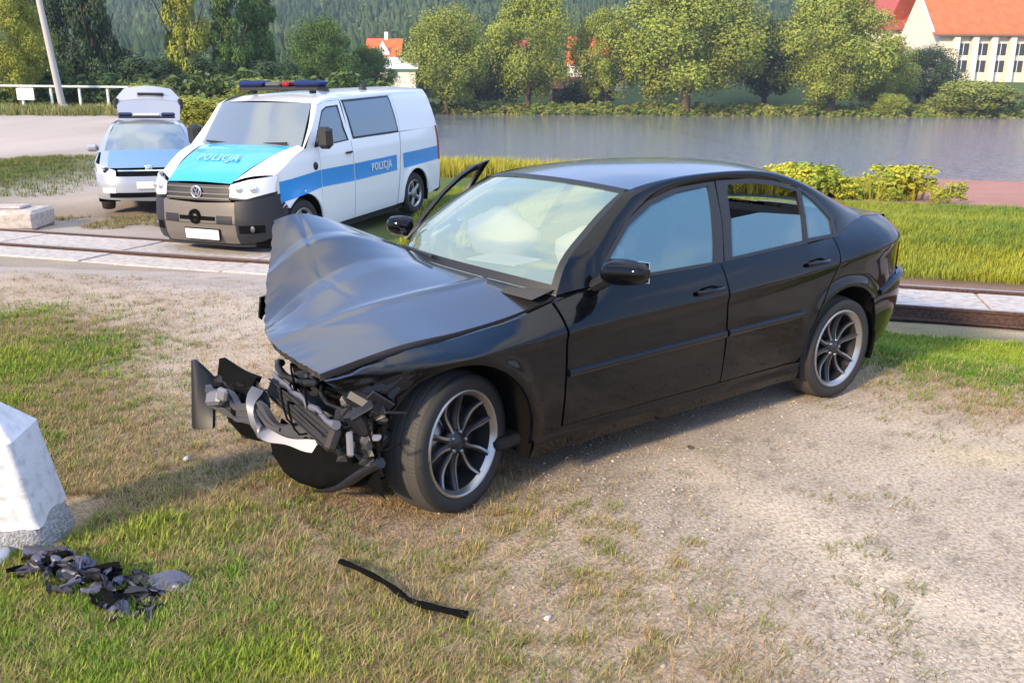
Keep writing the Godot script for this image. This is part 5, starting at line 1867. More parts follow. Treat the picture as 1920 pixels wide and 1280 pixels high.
func van() -> void:
	var yaw := PI + atan2(0.924, 0.383)
	var pitch := 0.048
	var b := Basis(Vector3.UP, yaw) * Basis(Vector3(0, 0, 1), -pitch)
	var car := thing("police_van", "white police van with a cyan bonnet, blue side stripe and roof light bar", "van", Transform3D(b, P(-3.57, -0.13, 11.44)))
	var st: SurfaceTool
	var k := Vector3(0, 0, 0.02)
	for sd in [1.0, -1.0]:
		# front wing
		st = mb()
		var arch := arc_pts(0.0, 0.34, 0.40, 140, 0, 14)
		between(st, V2([-0.46, 0.62, -0.36, 0.62]) + arch, V2([-0.50, 1.03, -0.1, 1.24, 0.10, 1.30, 0.405, 1.30]), 28, 12, sd, VS, k)
		obj("front_wing", st, M.van_white, car)
		st = mb()
		between(st, V2([0.41, 0.22, 1.20, 0.23]), V2([0.41, 1.285, 1.20, 1.31]), 12, 20, sd, VS, k)
		var fd := obj("front_door", st, M.van_white, car)
		st = mb()
		tube(st, PackedVector3Array([C(Vector3(1.03, 1.16, VS(1.03, 1.16) + 0.005), sd), C(Vector3(1.06, 1.165, VS(1.05, 1.16) + 0.035), sd), C(Vector3(1.14, 1.17, VS(1.14, 1.16) + 0.035), sd), C(Vector3(1.17, 1.165, VS(1.17, 1.16) + 0.005), sd)]), 0.016, 0.016, 6)
		obj("handle", st, M.black_trim, fd)
		st = mb()
		between(st, V2([1.215, 0.23, 2.40, 0.24]), V2([1.215, 1.31, 2.56, 1.33]), 12, 20, sd, VS, k)
		var sdoor := obj("sliding_door" if sd < 0 else "side_panel", st, M.van_white, car)
		st = mb()
		var ra := arc_pts(3.0, 0.34, 0.40, 166, 6, 16)
		between(st, [Vector3(2.43, 0.245, 0), Vector3(2.60, 0.25, 0)] + ra + V2([3.42, 0.27, 3.86, 0.32]), V2([2.585, 1.33, 3.0, 1.335, 3.5, 1.335, 3.86, 1.33]), 36, 16, sd, VS, k)
		obj("rear_side_panel", st, M.van_white, car)
		# upper side: posts round the windows, the long blind panel at the back
		st = mb()
		vring(st, V2([0.33, 1.295, 0.48, 1.50, 0.68, 1.745, 0.80, 1.79, 1.08, 1.80, 1.10, 1.5, 1.155, 1.325]), V2([0.13, 1.275, 0.38, 1.56, 0.62, 1.815, 0.78, 1.85, 1.165, 1.865, 1.175, 1.5, 1.205, 1.305]), sd, 0.0)
		obj("door_frame", st, M.van_white, fd)
		st = mb()
		between(st, V2([0.33, 1.295, 0.7, 1.305, 1.155, 1.325]), V2([0.33, 1.30, 0.48, 1.50, 0.68, 1.745, 0.80, 1.79, 1.08, 1.80]), 12, 8, sd, func(a, y): return VS(a, y) - 0.008, Vector3.ZERO)
		var wn := obj("front_side_window", st, M.van_glass, car)
		st = mb()
		vring(st, V2([0.36, 1.31, 0.50, 1.50, 0.69, 1.73, 0.80, 1.775, 1.07, 1.785, 1.085, 1.5, 1.14, 1.338]), V2([0.325, 1.293, 0.478, 1.50, 0.678, 1.747, 0.80, 1.793, 1.083, 1.803, 1.103, 1.5, 1.158, 1.323]), sd, 0.003)
		obj("seal", st, M.black_trim, wn)
		st = mb()
		between(st, V2([1.18, 1.307, 1.185, 1.87]), V2([2.62, 1.335, 2.60, 1.885]), 10, 10, sd, func(a, y): return VS(a, y) - 0.006, Vector3.ZERO)
		obj("upper_panel", st, M.van_white, sdoor)
		st = mb()
		between(st, V2([2.605, 1.34, 2.59, 1.885]), V2([3.86, 1.335, 3.70, 1.885]), 14, 10, sd, VS, k)
		obj("blind_panel", st, M.van_white, car)
		st = mb()
		between(st, V2([1.30, 1.36, 1.24, 1.83]), V2([2.52, 1.36, 2.46, 1.85]), 12, 10, sd, func(a, y): return VS(a, y) + 0.003, k)
		var rw := obj("side_window", st, M.van_glass, car)
		st = mb()
		between(st, V2([1.27, 1.33, 1.21, 1.86]), V2([2.56, 1.33, 2.50, 1.875]), 12, 10, sd, func(a, y): return VS(a, y) - 0.002, Vector3.ZERO)
		obj("seal", st, M.black_trim, rw)
		# blue stripe, a film on the panels
		for e in [[-0.44, 0.403], [0.417, 1.193], [1.222, 2.40], [2.60, 3.84]]:
			st = mb()
			between(st, V2([e[0], sy0(e[0]), e[1], sy0(e[1])]), V2([e[0], sy1(e[0]), e[1], sy1(e[1])]), 12, 4, sd, func(a, y): return VS(a, y) + 0.004, Vector3.ZERO)
			obj("blue_stripe", st, M.police_blue, car)
		var yy := 0.88
		var sgn := 1.0
		if sd > 0:
			for e in [["POLICJA", 1.93, 0.15]]:
				var o := C(Vector3(e[1], 0.895, VS(e[1], 0.895) + 0.014), sd)
				text_on(car, "side_lettering", e[0], e[2], Transform3D(Basis(Vector3.UP, PI), o), M.letter_silver)
			# small round badge forward of the door
			st = mb()
			lathe(st, [Vector2(0.0, 0.006), Vector2(0.05, 0.005), Vector2(0.055, 0.0)], 16, Transform3D(Basis(Vector3.RIGHT, -PI / 2), C(Vector3(0.30, 1.06, VS(0.30, 1.06)))))
			obj("indicator_badge", st, M.black_trim, car)
		# sill
		st = mb()
		between(st, V2([0.40, 0.14, 2.58, 0.15]), V2([0.40, 0.225, 2.60, 0.235]), 10, 3, sd, func(a, y): return VS(a, y) - 0.01, k)
		obj("side_sill", st, M.bumper_plastic, car)
		# roof edge
		st = mb()
		between(st, V3([0.62, 1.815, 0.815, 0.80, 1.852, 0.80, 1.2, 1.867, 0.79, 2.6, 1.885, 0.785, 3.70, 1.885, 0.77]), V3([0.60, 1.84, 0.745, 0.78, 1.905, 0.735, 1.2, 1.93, 0.73, 2.6, 1.945, 0.73, 3.68, 1.94, 0.71]), 24, 4, sd, null, Vector3.ZERO, true, Vector3(0, 0.008, 0.012))
		# A post
		between(st, V3([0.06, 1.275, 0.935, 0.38, 1.56, 0.884, 0.62, 1.815, 0.818]), V3([0.20, 1.30, 0.83, 0.42, 1.57, 0.80, 0.60, 1.84, 0.745]), 14, 3, sd, null, Vector3.ZERO, true, Vector3(-0.02, 0.006, 0.01))
		obj("roof_edge", st, M.van_white, car)
		# mirror
		st = mb()
		box(st, Transform3D(Basis(Vector3.UP, 0.1 * sd), C(Vector3(0.36, 1.42, 1.085), sd)), Vector3(0.14, 0.28, 0.20), 0.05)
		beam(st, C(Vector3(0.42, 1.33, 0.91), sd), C(Vector3(0.38, 1.36, 1.02), sd), 0.09, 0.06, 0.02)
		var mi := obj("mirror", st, M.black_trim, car)
		st = mb()
		bx(st, C(Vector3(0.433, 1.43, 1.085), sd), Vector3(0.008, 0.22, 0.15), 0.002)
		obj("mirror_glass", st, M.chrome, mi)
		# dark lining and wheel housings
		st = mb()
		between(st, V2([0.42, 0.16, 2.58, 0.18]), V2([0.42, 1.28, 2.58, 1.30]), 8, 6, sd, func(a, y): return VS(a, y) - 0.05, Vector3.ZERO)
		for cx in [0.0, 3.0]:
			var xf := Transform3D(Basis(Vector3.RIGHT, PI / 2 if sd < 0 else -PI / 2), C(Vector3(cx, 0.34, 0.55), sd))
			lathe(st, [Vector2(0.404, 0.375), Vector2(0.41, 0.0), Vector2(0.0, 0.0)], 24, xf, Vector2.ONE, -0.4 if sd > 0 else PI - 0.4, PI + 0.4 if sd > 0 else TAU + 0.4)
		obj("inner_body", st, M.gap_black, car)
		# rear lamp
		st = mb()
		between(st, V2([3.80, 0.80, 3.77, 1.35]), V2([3.865, 0.80, 3.835, 1.35]), 6, 2, sd, func(a, y): return VS(a, y) + 0.006, k)
		obj("rear_lamp", st, M.lens_red, car)
		wheel("front_wheel", car, wheel_at(0.0, 0.335, 0.905 * sd, 0.0), 0.335, 0.22, 0.215, 5, "plain")
		wheel("rear_wheel", car, wheel_at(3.0, 0.335, 0.905 * sd, 0.0), 0.335, 0.22, 0.215, 5, "plain")
		# headlamp
		st = mb()
		front_sheet(st, 0.50 * sd, 0.925 * sd, [0.5, 0.80, 0.70, 0.775, 0.93, 0.84], [0.5, 0.945, 0.7, 1.0, 0.93, 1.03], VF, 18, 6, 0.008)
		var hl := obj("headlight", st, M.lamp_glass, car)
		for e in [0.61, 0.76]:
			st = mb()
			var v := VF(e * sd, 0.885)
			lathe(st, [Vector2(0.0, 0.02), Vector2(0.035, 0.016), Vector2(0.052, 0.0), Vector2(0.056, -0.02)], 20, Transform3D(Basis(Vector3(0, 0, 1), -PI / 2), C(v) + Vector3(0.006, 0, 0)))
			obj("reflector", st, M.chrome, hl)
		st = mb()
		front_sheet(st, 0.50 * sd, 0.93 * sd, [0.5, 0.775, 0.70, 0.755, 0.93, 0.815], [0.5, 0.797, 0.70, 0.772, 0.93, 0.837], VF, 14, 2, 0.006)
		obj("lamp_surround", st, M.black_trim, hl)
		# fog lamp and its bezel
		st = mb()
		front_sheet(st, 0.60 * sd, 0.86 * sd, [0.6, 0.355], [0.6, 0.455], VF, 12, 3, 0.006)
		obj("fog_lamp_bezel", st, M.gap_black, car)
		st = mb()
		lathe(st, [Vector2(0.0, 0.012), Vector2(0.03, 0.01), Vector2(0.042, 0.0)], 16, Transform3D(Basis(Vector3(0, 0, 1), -PI / 2), C(VF(0.75 * sd, 0.41)) + Vector3(0.006, 0, 0)))
		obj("fog_lamp", st, M.alloy_dirty, car)
		# fender top between bonnet and wing
		st = mb()
		between(st, V3([-0.80, 0.975, 0.50, -0.45, 1.15, 0.62, -0.1, 1.27, 0.70, 0.18, 1.322, 0.76]), V3([-0.50, 1.03, 0.888, -0.30, 1.14, 0.925, -0.1, 1.24, 0.94, 0.10, 1.298, 0.93]), 18, 6, sd, null, Vector3.ZERO, true, Vector3(-0.03, 0.03, 0.0))
		obj("wing_top", st, M.van_white, car)
	# bumper: sunlit beige put into the colour of the middle, dark plastic corners
	st = mb()
	front_sheet(st, -0.56, 0.56, [0, 0.47], [0, 0.715, 0.5, 0.735], VF, 24, 8)
	obj("bumper_middle", st, M.bumper_sunlit, car)
	st = mb()
	front_sheet(st, -0.56, 0.56, [0, 0.22], [0, 0.463], VF, 24, 8)
	var low := obj("bumper_lower", st, M.bumper_sunlit, car)
	for q in [[-0.52, -0.30], [0.30, 0.52]]:
		st = mb()
		front_sheet(st, q[0], q[1], [0, 0.47], [0, 0.57], VF, 8, 3, 0.006)
		obj("bumper_grille", st, M.bumper_plastic, low)
	st = mb()
	front_sheet(st, -0.28, 0.28, [0, 0.505], [0, 0.555], VF, 8, 3, 0.005)
	obj("air_slot", st, M.gap_black, low)
	for sd in [1.0, -1.0]:
		st = mb()
		front_sheet(st, 0.565 * sd, 0.938 * sd, [0.5, 0.22, 0.8, 0.24, 0.94, 0.30], [0.5, 0.745, 0.7, 0.752, 0.94, 0.81], VF, 26, 10)
		between(st, [Vector3(-0.455, 0.24, 0), Vector3(-0.455, 0.80, 0)], [Vector3(-0.41, 0.26, 0), Vector3(-0.33, 0.62, 0)], 6, 4, sd, VS, k)
		obj("bumper_corner", st, M.bumper_plastic, car)
	st = mb()
	front_sheet(st, -0.70, 0.70, [0, 0.17], [0, 0.225], func(s, y): return VF(s, y) + Vector3(0.05, 0, 0), 20, 3)
	obj("air_dam", st, M.bumper_plastic, car)
	# towing eye recess, round
	st = mb()
	lathe(st, [Vector2(0.045, 0.012), Vector2(0.07, 0.022), Vector2(0.092, 0.012), Vector2(0.095, -0.02)], 26, Transform3D(Basis(Vector3(0, 0, 1), -PI / 2), C(VF(-0.03, 0.545)) + Vector3(0.004, 0, 0)))
	obj("round_emblem_ring", st, M.gap_black, car)
	# number plate
	st = mb()
	box(st, Transform3D(Basis(), C(VF(0.06, 0.33)) + Vector3(0.022, 0, 0)), Vector3(0.012, 0.125, 0.53), 0.005)
	var pl := obj("number_plate", st, M.plate_white, car)
	st = mb()
	box(st, Transform3D(Basis(), C(VF(0.06, 0.33)) + Vector3(0.012, 0, 0)), Vector3(0.014, 0.15, 0.56), 0.004)
	obj("plate_holder", st, M.gap_black, pl)
	# grille with its bars and badge
	st = mb()
	front_sheet(st, -0.50, 0.50, [0, 0.745], [0, 0.935], VF, 20, 4, -0.012)
	var gr := obj("grille", st, M.black_trim, car)
	for y in [0.775, 0.83, 0.905]:
		st = mb()
		front_sheet(st, -0.49, 0.49, [0, y - 0.009], [0, y + 0.009], VF, 20, 2, 0.006)
		obj("grille_bar", st, M.alloy_dirty if y > 0.8 else M.bumper_sunlit, gr)
	var ctr := C(VF(0.0, 0.845)) + Vector3(0.014, 0, 0)
	st = mb()
	lathe(st, [Vector2(0.062, 0.004), Vector2(0.070, 0.014), Vector2(0.080, 0.010), Vector2(0.082, -0.01)], 28, Transform3D(Basis(Vector3(0, 0, 1), -PI / 2), ctr))
	var badge := obj("badge", st, M.chrome, gr)
	st = mb()
	for e in [[-0.030, 0.058, 0.0, 0.008], [0.030, 0.058, 0.0, 0.008], [-0.058, 0.028, -0.026, -0.054], [-0.026, -0.054, 0.0, -0.002], [0.0, -0.002, 0.026, -0.054], [0.026, -0.054, 0.058, 0.028]]:
		beam(st, ctr + Vector3(0.004, e[1], e[0]), ctr + Vector3(0.004, e[3], e[2]), 0.012, 0.012, 0.002, Vector3.RIGHT)
	obj("badge_strokes", st, M.chrome, badge)
	# bonnet
	st = mb()
	var net := []
	for i in 6:
		var t := i / 5.0
		var row := []
		for j in 7:
			var u := -1.0 + j / 3.0
			var w: float = lerp(0.50, 0.76, t)
			var f := VF(u * 0.50, 0.95)
			row.append(Vector3(lerp(f.x, 0.18 - 0.17 * (1 - u * u), t), lerp(0.955, 1.322, pow(t, 0.82)) + 0.015 * (1 - u * u) + 0.03 * sin(PI * t), w * u))
		net.append(row)
	grid(st, to_car(cat_grid(net, 24, 18)))
	var hood := obj("bonnet", st, M.hood_cyan, car)
	var o := C(Vector3(-0.43, 1.208, 0.0))
	text_on(hood, "bonnet_lettering", "POLICJA", 0.17, Transform3D(Basis(Vector3.UP, PI / 2) * Basis(Vector3.RIGHT, -1.03), o + Vector3(0.012, 0.012, 0)), M.letter_pale)
	# windscreen
	var edge := V3([0.19, 1.32, 0.77, 0.40, 1.58, 0.755, 0.60, 1.845, 0.74])
	st = mb()
	var rows := []
	for i in 13:
		var e := lerp_line(edge, i / 12.0)
		var row := PackedVector3Array()
		for j in 21:
			var u := -1.0 + j / 10.0
			row.append(C(Vector3(e.x - 0.17 * (1 - u * u), e.y + 0.012 * (1 - u * u), e.z * u * (1.0 + 0.07 * (1.0 - i / 12.0)))))
		rows.append(row)
	grid(st, rows)
	var ws := obj("windscreen", st, M.van_windscreen, car)
	for s in [-1, 1]:
		st = mb()
		beam(st, C(Vector3(0.06, 1.345, 0.10 * s)), C(Vector3(0.12, 1.365, 0.66 * s)), 0.03, 0.025, 0.006)
		obj("wiper", st, M.black_trim, ws)
	# roof
	st = mb()
	net = []
	for i in 8:
		var t := i / 7.0
		var a: float = lerp(0.60, 3.69, t)
		var row := []
		for j in 7:
			var u := -1.0 + j / 3.0
			var y: float = tab(a, [0.60, 1.84, 0.78, 1.905, 1.2, 1.93, 2.6, 1.945, 3.69, 1.94])
			row.append(Vector3(a - (0.17 * (1 - u * u) if i == 0 else 0.0), y + 0.035 * (1 - u * u), 0.735 * u))
		net.append(row)
	grid(st, to_car(cat_grid(net, 20, 24)))
	var roof := obj("roof", st, M.van_white, car)
	# back wall
	st = mb()
	between(st, V3([3.87, 0.3, -0.86, 3.90, 0.3, 0, 3.87, 0.3, 0.86]), V3([3.69, 1.94, -0.71, 3.74, 1.97, 0, 3.69, 1.94, 0.71]), 10, 10, 1.0, null, Vector3.ZERO)
	between(st, V3([3.84, 0.32, 0.86, 3.86, 1.33, 0.895, 3.68, 1.94, 0.71]), V3([3.88, 0.32, 0.84, 3.87, 1.33, 0.85, 3.69, 1.94, 0.70]), 10, 2, 1.0, null, Vector3.ZERO)
	obj("tailgate", st, M.van_white, car)
	st = mb()
	bx(st, C(Vector3(3.88, 0.38, 0)), Vector3(0.16, 0.26, 1.78), 0.05)
	obj("rear_bumper", st, M.bumper_plastic, car)
	# floor and cabin
	st = mb()
	bx(st, C(Vector3(1.6, 0.30, 0)), Vector3(4.2, 0.10, 1.1), 0.02)
	bx(st, C(Vector3(-0.5, 0.55, 0)), Vector3(0.5, 0.7, 1.2), 0.02)
	obj("floor_pan", st, M.gap_black, car)
	st = mb()
	bx(st, C(Vector3(0.28, 1.18, 0)), Vector3(0.45, 0.24, 1.6), 0.08)
	obj("dashboard", st, M.interior, car)
	for s in [0.48, -0.48]:
		st = mb()
		bx(st, C(Vector3(1.0, 0.85, s)), Vector3(0.5, 0.2, 0.5), 0.06)
		box(st, Transform3D(Basis(Vector3(0, 0, 1), 0.2), C(Vector3(1.25, 1.2, s))), Vector3(0.16, 0.7, 0.48), 0.06)
		bx(st, C(Vector3(1.32, 1.64, s)), Vector3(0.1, 0.18, 0.26), 0.04)
		obj("seat", st, M.seat_cloth, car)
	st = mb()
	bx(st, C(Vector3(1.55, 1.1, 0)), Vector3(0.03, 1.5, 1.55), 0.01)
	obj("partition", st, M.interior, car)
	# light bar
	st = mb()
	bx(st, C(Vector3(1.0, 2.02, 0)), Vector3(0.26, 0.05, 1.36), 0.02)
	for s in [-0.5, 0.5]: bx(st, C(Vector3(1.0, 1.98, s)), Vector3(0.10, 0.06, 0.06), 0.01)
	var bar := obj("light_bar", st, M.black_trim, roof)
	for s in [-0.47, 0.47]:
		st = mb()
		bx(st, C(Vector3(1.0, 2.085, s)), Vector3(0.25, 0.085, 0.42), 0.03)
		obj("blue_beacon", st, M.lens_blue, bar)
	st = mb()
	bx(st, C(Vector3(1.0, 2.08, 0.12)), Vector3(0.22, 0.07, 0.12), 0.02)
	obj("red_beacon", st, M.lens_red, bar)
	st = mb()
	bx(st, C(Vector3(1.0, 2.075, -0.10)), Vector3(0.20, 0.06, 0.26), 0.02)
	obj("loudspeaker", st, M.alloy_dirty, bar)
	for e in [[1.55, 0.30, 0.07], [2.35, 0.45, 0.05]]:
		st = mb()
		lathe(st, [Vector2(0.0, 0.10), Vector2(0.03, 0.095), Vector2(e[2], 0.04), Vector2(e[2] + 0.02, 0.0)], 14, Transform3D(Basis(), C(Vector3(e[0], 1.955, e[1]))))
		obj("roof_antenna", st, M.black_trim, roof)

func sy0(a: float) -> float:
	return tab(a, [-0.5, 0.68, 0.4, 0.775, 1.6, 0.755, 3.9, 0.81])
func sy1(a: float) -> float:
	return tab(a, [-0.5, 0.94, 0.4, 1.0, 1.6, 0.995, 3.9, 1.025])

func vring(st: SurfaceTool, inner: Array, outer: Array, sd: float, lift: float) -> void:
	var p := PackedVector3Array()
	var q := PackedVector3Array()
	for v in inner + [inner[0]]: p.append(C(Vector3(v.x, v.y, VS(v.x, v.y) + lift), sd))
	for v in outer + [outer[0]]: q.append(C(Vector3(v.x, v.y, VS(v.x, v.y) + lift), sd))
	grid(st, [p, q])
	var w := PackedVector3Array()
	for v in p: w.append(v + C(Vector3(0, 0, -0.015), sd))
	grid(st, [p, w])

# ---------------------------------------------------------------- small police car
func KS(a: float, y: float) -> float:
	var s := 0.0
	if y < 0.95: s = tab(y, [0.18, 0.78, 0.30, 0.82, 0.5, 0.845, 0.68, 0.85, 0.8, 0.845, 0.95, 0.80])
	else: s = tab(y, [0.95, 0.80, 1.2, 0.70, 1.42, 0.58])
	if a < 0.0: s *= 1.0 - 0.12 * pow(-a / 0.5, 2)
	if a > 2.6: s *= 1.0 - 0.08 * pow((a - 2.6) / 0.8, 2)
	for cx in [0.0, 2.6]:
		var r := Vector2(a - cx, y - 0.32).length()
		s += 0.012 * exp(-pow((r - 0.37) / 0.05, 2)) * (1.0 - ss(0.7, 0.8, y))
	return s

func KF(s: float, y: float) -> Vector3:
	var t := clampf(1.0 - pow(absf(s) / 0.83, 3.2), 0, 1)
	var a := -0.86 + 0.50 * (1.0 - pow(t, 0.5))
	a += tab(y, [0.18, 0.05, 0.32, 0.0, 0.5, 0.01, 0.62, 0.05, 0.74, 0.14])
	return Vector3(a, y, s)

func hatch() -> void:
	var yaw := PI + atan2(0.93, -0.36)
	var car := thing("police_car", "small white police hatchback with its tailgate raised, parked left of the van", "car", Transform3D(Basis(Vector3.UP, yaw), P(-6.22, -0.02, 14.7)))
	var st: SurfaceTool
	var k := Vector3(0, 0, 0.02)
	for sd in [1.0, -1.0]:
		st = mb()
		between(st, V2([-0.42, 0.55, -0.34, 0.50]) + arc_pts(0, 0.31, 0.365, 148, 0, 12), V2([-0.44, 0.70, 0.0, 0.82, 0.2, 0.89, 0.368, 0.93]), 24, 10, sd, KS, k)
		obj("front_wing", st, M.silver_paint, car)
		st = mb()
		between(st, V2([0.375, 0.20, 1.42, 0.21]), V2([0.375, 0.93, 1.42, 0.96]), 12, 14, sd, KS, k)
		var fd := obj("front_door", st, M.silver_paint, car)
		st = mb()
		between(st, V2([1.432, 0.21, 2.22, 0.22]), V2([1.432, 0.96, 2.45, 1.0]), 12, 14, sd, KS, k)
		obj("rear_door", st, M.silver_paint, car)
		st = mb()
		between(st, [Vector3(2.235, 0.25, 0)] + arc_pts(2.6, 0.31, 0.365, 176, 4, 14) + V2([3.2, 0.30]), V2([2.46, 1.0, 2.8, 1.01, 3.22, 1.0]), 26, 12, sd, KS, k)
		obj("quarter_panel", st, M.silver_paint, car)
		st = mb()
		between(st, V2([0.45, 0.50, 2.2, 0.52]), V2([0.45, 0.66, 2.2, 0.69]), 12, 4, sd, func(a, y): return KS(a, y) + 0.006, Vector3.ZERO)
		obj("blue_stripe", st, M.slate_blue_paint, car)
		st = mb()
		between(st, V2([0.55, 0.94, 1.4, 0.965, 3.0, 1.02]), V2([0.62, 0.99, 1.05, 1.30, 1.5, 1.38, 2.3, 1.37, 2.85, 1.24]), 20, 6, sd, func(a, y): return KS(a, y) - 0.006, Vector3.ZERO)
		obj("side_window", st, M.van_glass, car)
		st = mb()
		var lo := []
		for v in V2([0.30, 0.93, 0.62, 1.15, 1.02, 1.34, 1.5, 1.405, 2.3, 1.395, 2.85, 1.26, 3.05, 1.05]): lo.append(Vector3(v.x, v.y, KS(v.x, v.y)))
		between(st, lo, V3([0.20, 0.945, 0.70, 0.55, 1.17, 0.64, 0.95, 1.375, 0.55, 1.5, 1.44, 0.52, 2.3, 1.435, 0.51, 2.8, 1.40, 0.50, 3.0, 1.37, 0.49]), 30, 4, sd, null, Vector3.ZERO, true)
		obj("roof_rail", st, M.silver_paint, car)
		st = mb()
		box(st, Transform3D(Basis(), C(Vector3(0.50, 1.0, 0.90), sd)), Vector3(0.13, 0.13, 0.20), 0.045)
		beam(st, C(Vector3(0.52, 0.96, 0.77), sd), C(Vector3(0.5, 0.98, 0.84), sd), 0.06, 0.04, 0.01)
		obj("mirror", st, M.silver_paint, car)
		st = mb()
		front_sheet(st, 0.50 * sd, 0.79 * sd, [0.5, 0.60, 0.8, 0.65], [0.5, 0.69, 0.8, 0.80], KF, 12, 5, 0.006)
		var hl := obj("headlight", st, M.lamp_glass, car)
		st = mb()
		lathe(st, [Vector2(0.0, 0.02), Vector2(0.04, 0.014), Vector2(0.052, 0.0)], 16, Transform3D(Basis(Vector3(0, 0, 1), -PI / 2), C(KF(0.64 * sd, 0.69)) + Vector3(0.006, 0, 0)))
		obj("reflector", st, M.rim_dark, hl)
		st = mb()
		front_sheet(st, 0.52 * sd, 0.72 * sd, [0.5, 0.34], [0.5, 0.42], KF, 8, 3, 0.006)
		obj("fog_lamp", st, M.lamp_glass, car)
		wheel("front_wheel", car, wheel_at(0.0, 0.31, 0.80 * sd), 0.31, 0.19, 0.2, 7, "hubcap")
		wheel("rear_wheel", car, wheel_at(2.6, 0.31, 0.80 * sd), 0.31, 0.19, 0.2, 7, "hubcap")
		st = mb()
		between(st, V2([0.38, 0.18, 2.22, 0.18]), V2([0.38, 0.93, 2.22, 0.95]), 8, 5, sd, func(a, y): return KS(a, y) - 0.05, Vector3.ZERO)
		for cx in [0.0, 2.6]:
			var xf := Transform3D(Basis(Vector3.RIGHT, PI / 2 if sd < 0 else -PI / 2), C(Vector3(cx, 0.31, 0.5), sd))
			lathe(st, [Vector2(0.37, 0.32), Vector2(0.37, 0.0), Vector2(0.0, 0.0)], 20, xf, Vector2.ONE, -0.4 if sd > 0 else PI - 0.4, PI + 0.4 if sd > 0 else TAU + 0.4)
		obj("inner_body", st, M.gap_black, car)
	st = mb()
	front_sheet(st, -0.815, 0.815, [0, 0.20, 0.8, 0.24], [0, 0.60, 0.5, 0.60, 0.82, 0.66], KF, 36, 10)
	obj("front_bumper", st, M.silver_paint, car)
	st = mb()
	front_sheet(st, -0.46, 0.46, [0, 0.605], [0, 0.665], KF, 16, 3, 0.006)
	obj("grille", st, M.gap_black, car)
	st = mb()
	front_sheet(st, -0.47, 0.47, [0, 0.68], [0, 0.70], KF, 16, 2, 0.004)
	obj("grille_bar", st, M.chrome, car)
	st = mb()
	front_sheet(st, -0.62, 0.62, [0, 0.265], [0, 0.345], KF, 20, 3, 0.006)
	obj("lower_grille", st, M.gap_black, car)
	st = mb()
	box(st, Transform3D(Basis(), C(KF(0.05, 0.46)) + Vector3(0.02, 0, 0)), Vector3(0.012, 0.115, 0.50), 0.005)
	obj("number_plate", st, M.plate_white, car)
	st = mb()
	lathe(st, [Vector2(0.0, 0.012), Vector2(0.04, 0.01), Vector2(0.055, 0.0)], 16, Transform3D(Basis(Vector3(0, 0, 1), -PI / 2), C(KF(0.0, 0.725)) + Vector3(0.01, 0, 0)))
	obj("badge", st, M.chrome, car)
	# bonnet: blue middle between light wings
	for e in [["bonnet", -0.62, 0.62, "slate_blue_paint"], ["bonnet_edge", 0.62, 0.745, "silver_paint"], ["bonnet_edge", -0.745, -0.62, "silver_paint"]]:
		st = mb()
		var rows := []
		for i in 13:
			var t := i / 12.0
			var row := PackedVector3Array()
			for j in 17:
				var s: float = lerp(e[1], e[2], j / 16.0)
				var u: float = s / 0.745
				var f := KF(s * 0.92, 0.72)
				row.append(C(Vector3(lerp(f.x, 0.22 - 0.16 * (1 - u * u), t), lerp(0.725, 0.955, pow(t, 0.8)) + 0.035 * (1 - u * u) * (0.3 + 0.7 * t) , s)))
			rows.append(row)
		grid(st, rows)
		obj(e[0], st, M[e[3]], car)
	var edge := V3([0.20, 0.945, 0.70, 0.55, 1.17, 0.64, 0.95, 1.375, 0.55])
	st = mb()
	var rows := []
	for i in 11:
		var e := lerp_line(edge, i / 10.0)
		var row := PackedVector3Array()
		for j in 17:
			var u := -1.0 + j / 8.0
			row.append(C(Vector3(e.x - 0.13 * (1 - u * u), e.y + 0.02 * (1 - u * u), e.z * u)))
		rows.append(row)
	grid(st, rows)
	obj("windscreen", st, M.van_glass, car)
	st = mb()
	rows = []
	for i in 9:
		var t := i / 8.0
		var row := PackedVector3Array()
		for j in 13:
			var u := -1.0 + j / 6.0
			var a: float = lerp(0.95, 3.0, t)
			row.append(C(Vector3(a - 0.13 * (1 - u * u) * (1 - t), tab(a, [0.95, 1.375, 1.5, 1.44, 2.3, 1.435, 3.0, 1.37]) + 0.03 * (1 - u * u), u * lerp(0.55, 0.49, t))))
		rows.append(row)
	grid(st, rows)
	var roof := obj("roof", st, M.silver_paint, car)
	st = mb()
	bx(st, C(Vector3(1.3, 1.50, 0)), Vector3(0.20, 0.04, 0.96), 0.015)
	var bar := obj("light_bar", st, M.black_trim, roof)
	for s in [-0.36, 0.36]:
		st = mb()
		bx(st, C(Vector3(1.3, 1.548, s)), Vector3(0.19, 0.07, 0.24), 0.025)
		obj("blue_beacon", st, M.lens_blue, bar)
	st = mb()
	bx(st, C(Vector3(1.3, 1.54, 0)), Vector3(0.17, 0.055, 0.46), 0.02)
	obj("beacon_centre", st, M.lamp_glass, bar)
	# raised tailgate: pane nearest the hinge, body outwards and up
	st = mb()
	between(st, V3([3.00, 1.41, -0.56, 2.99, 1.44, 0, 3.00, 1.41, 0.56]), V3([3.22, 1.79, -0.60, 3.20, 1.83, 0, 3.22, 1.79, 0.60]), 10, 5, 1.0, null, Vector3(0.03, -0.02, 0), true)
	var tg := obj("raised_tailgate", st, M.silver_paint, car)
	st = mb()
	between(st, V3([3.21, 1.77, -0.66, 3.19, 1.83, 0, 3.21, 1.77, 0.66]), V3([3.55, 2.03, -0.44, 3.57, 2.09, 0, 3.55, 2.03, 0.44]), 10, 5, 1.0, null, Vector3(0.03, -0.03, 0), true)
	obj("tailgate_body", st, M.silver_paint, tg)
	st = mb()
	bx(st, C(Vector3(3.32, 1.925, 0.05)), Vector3(0.10, 0.05, 0.5), 0.015)
	obj("plate_recess", st, M.bumper_plastic, tg)
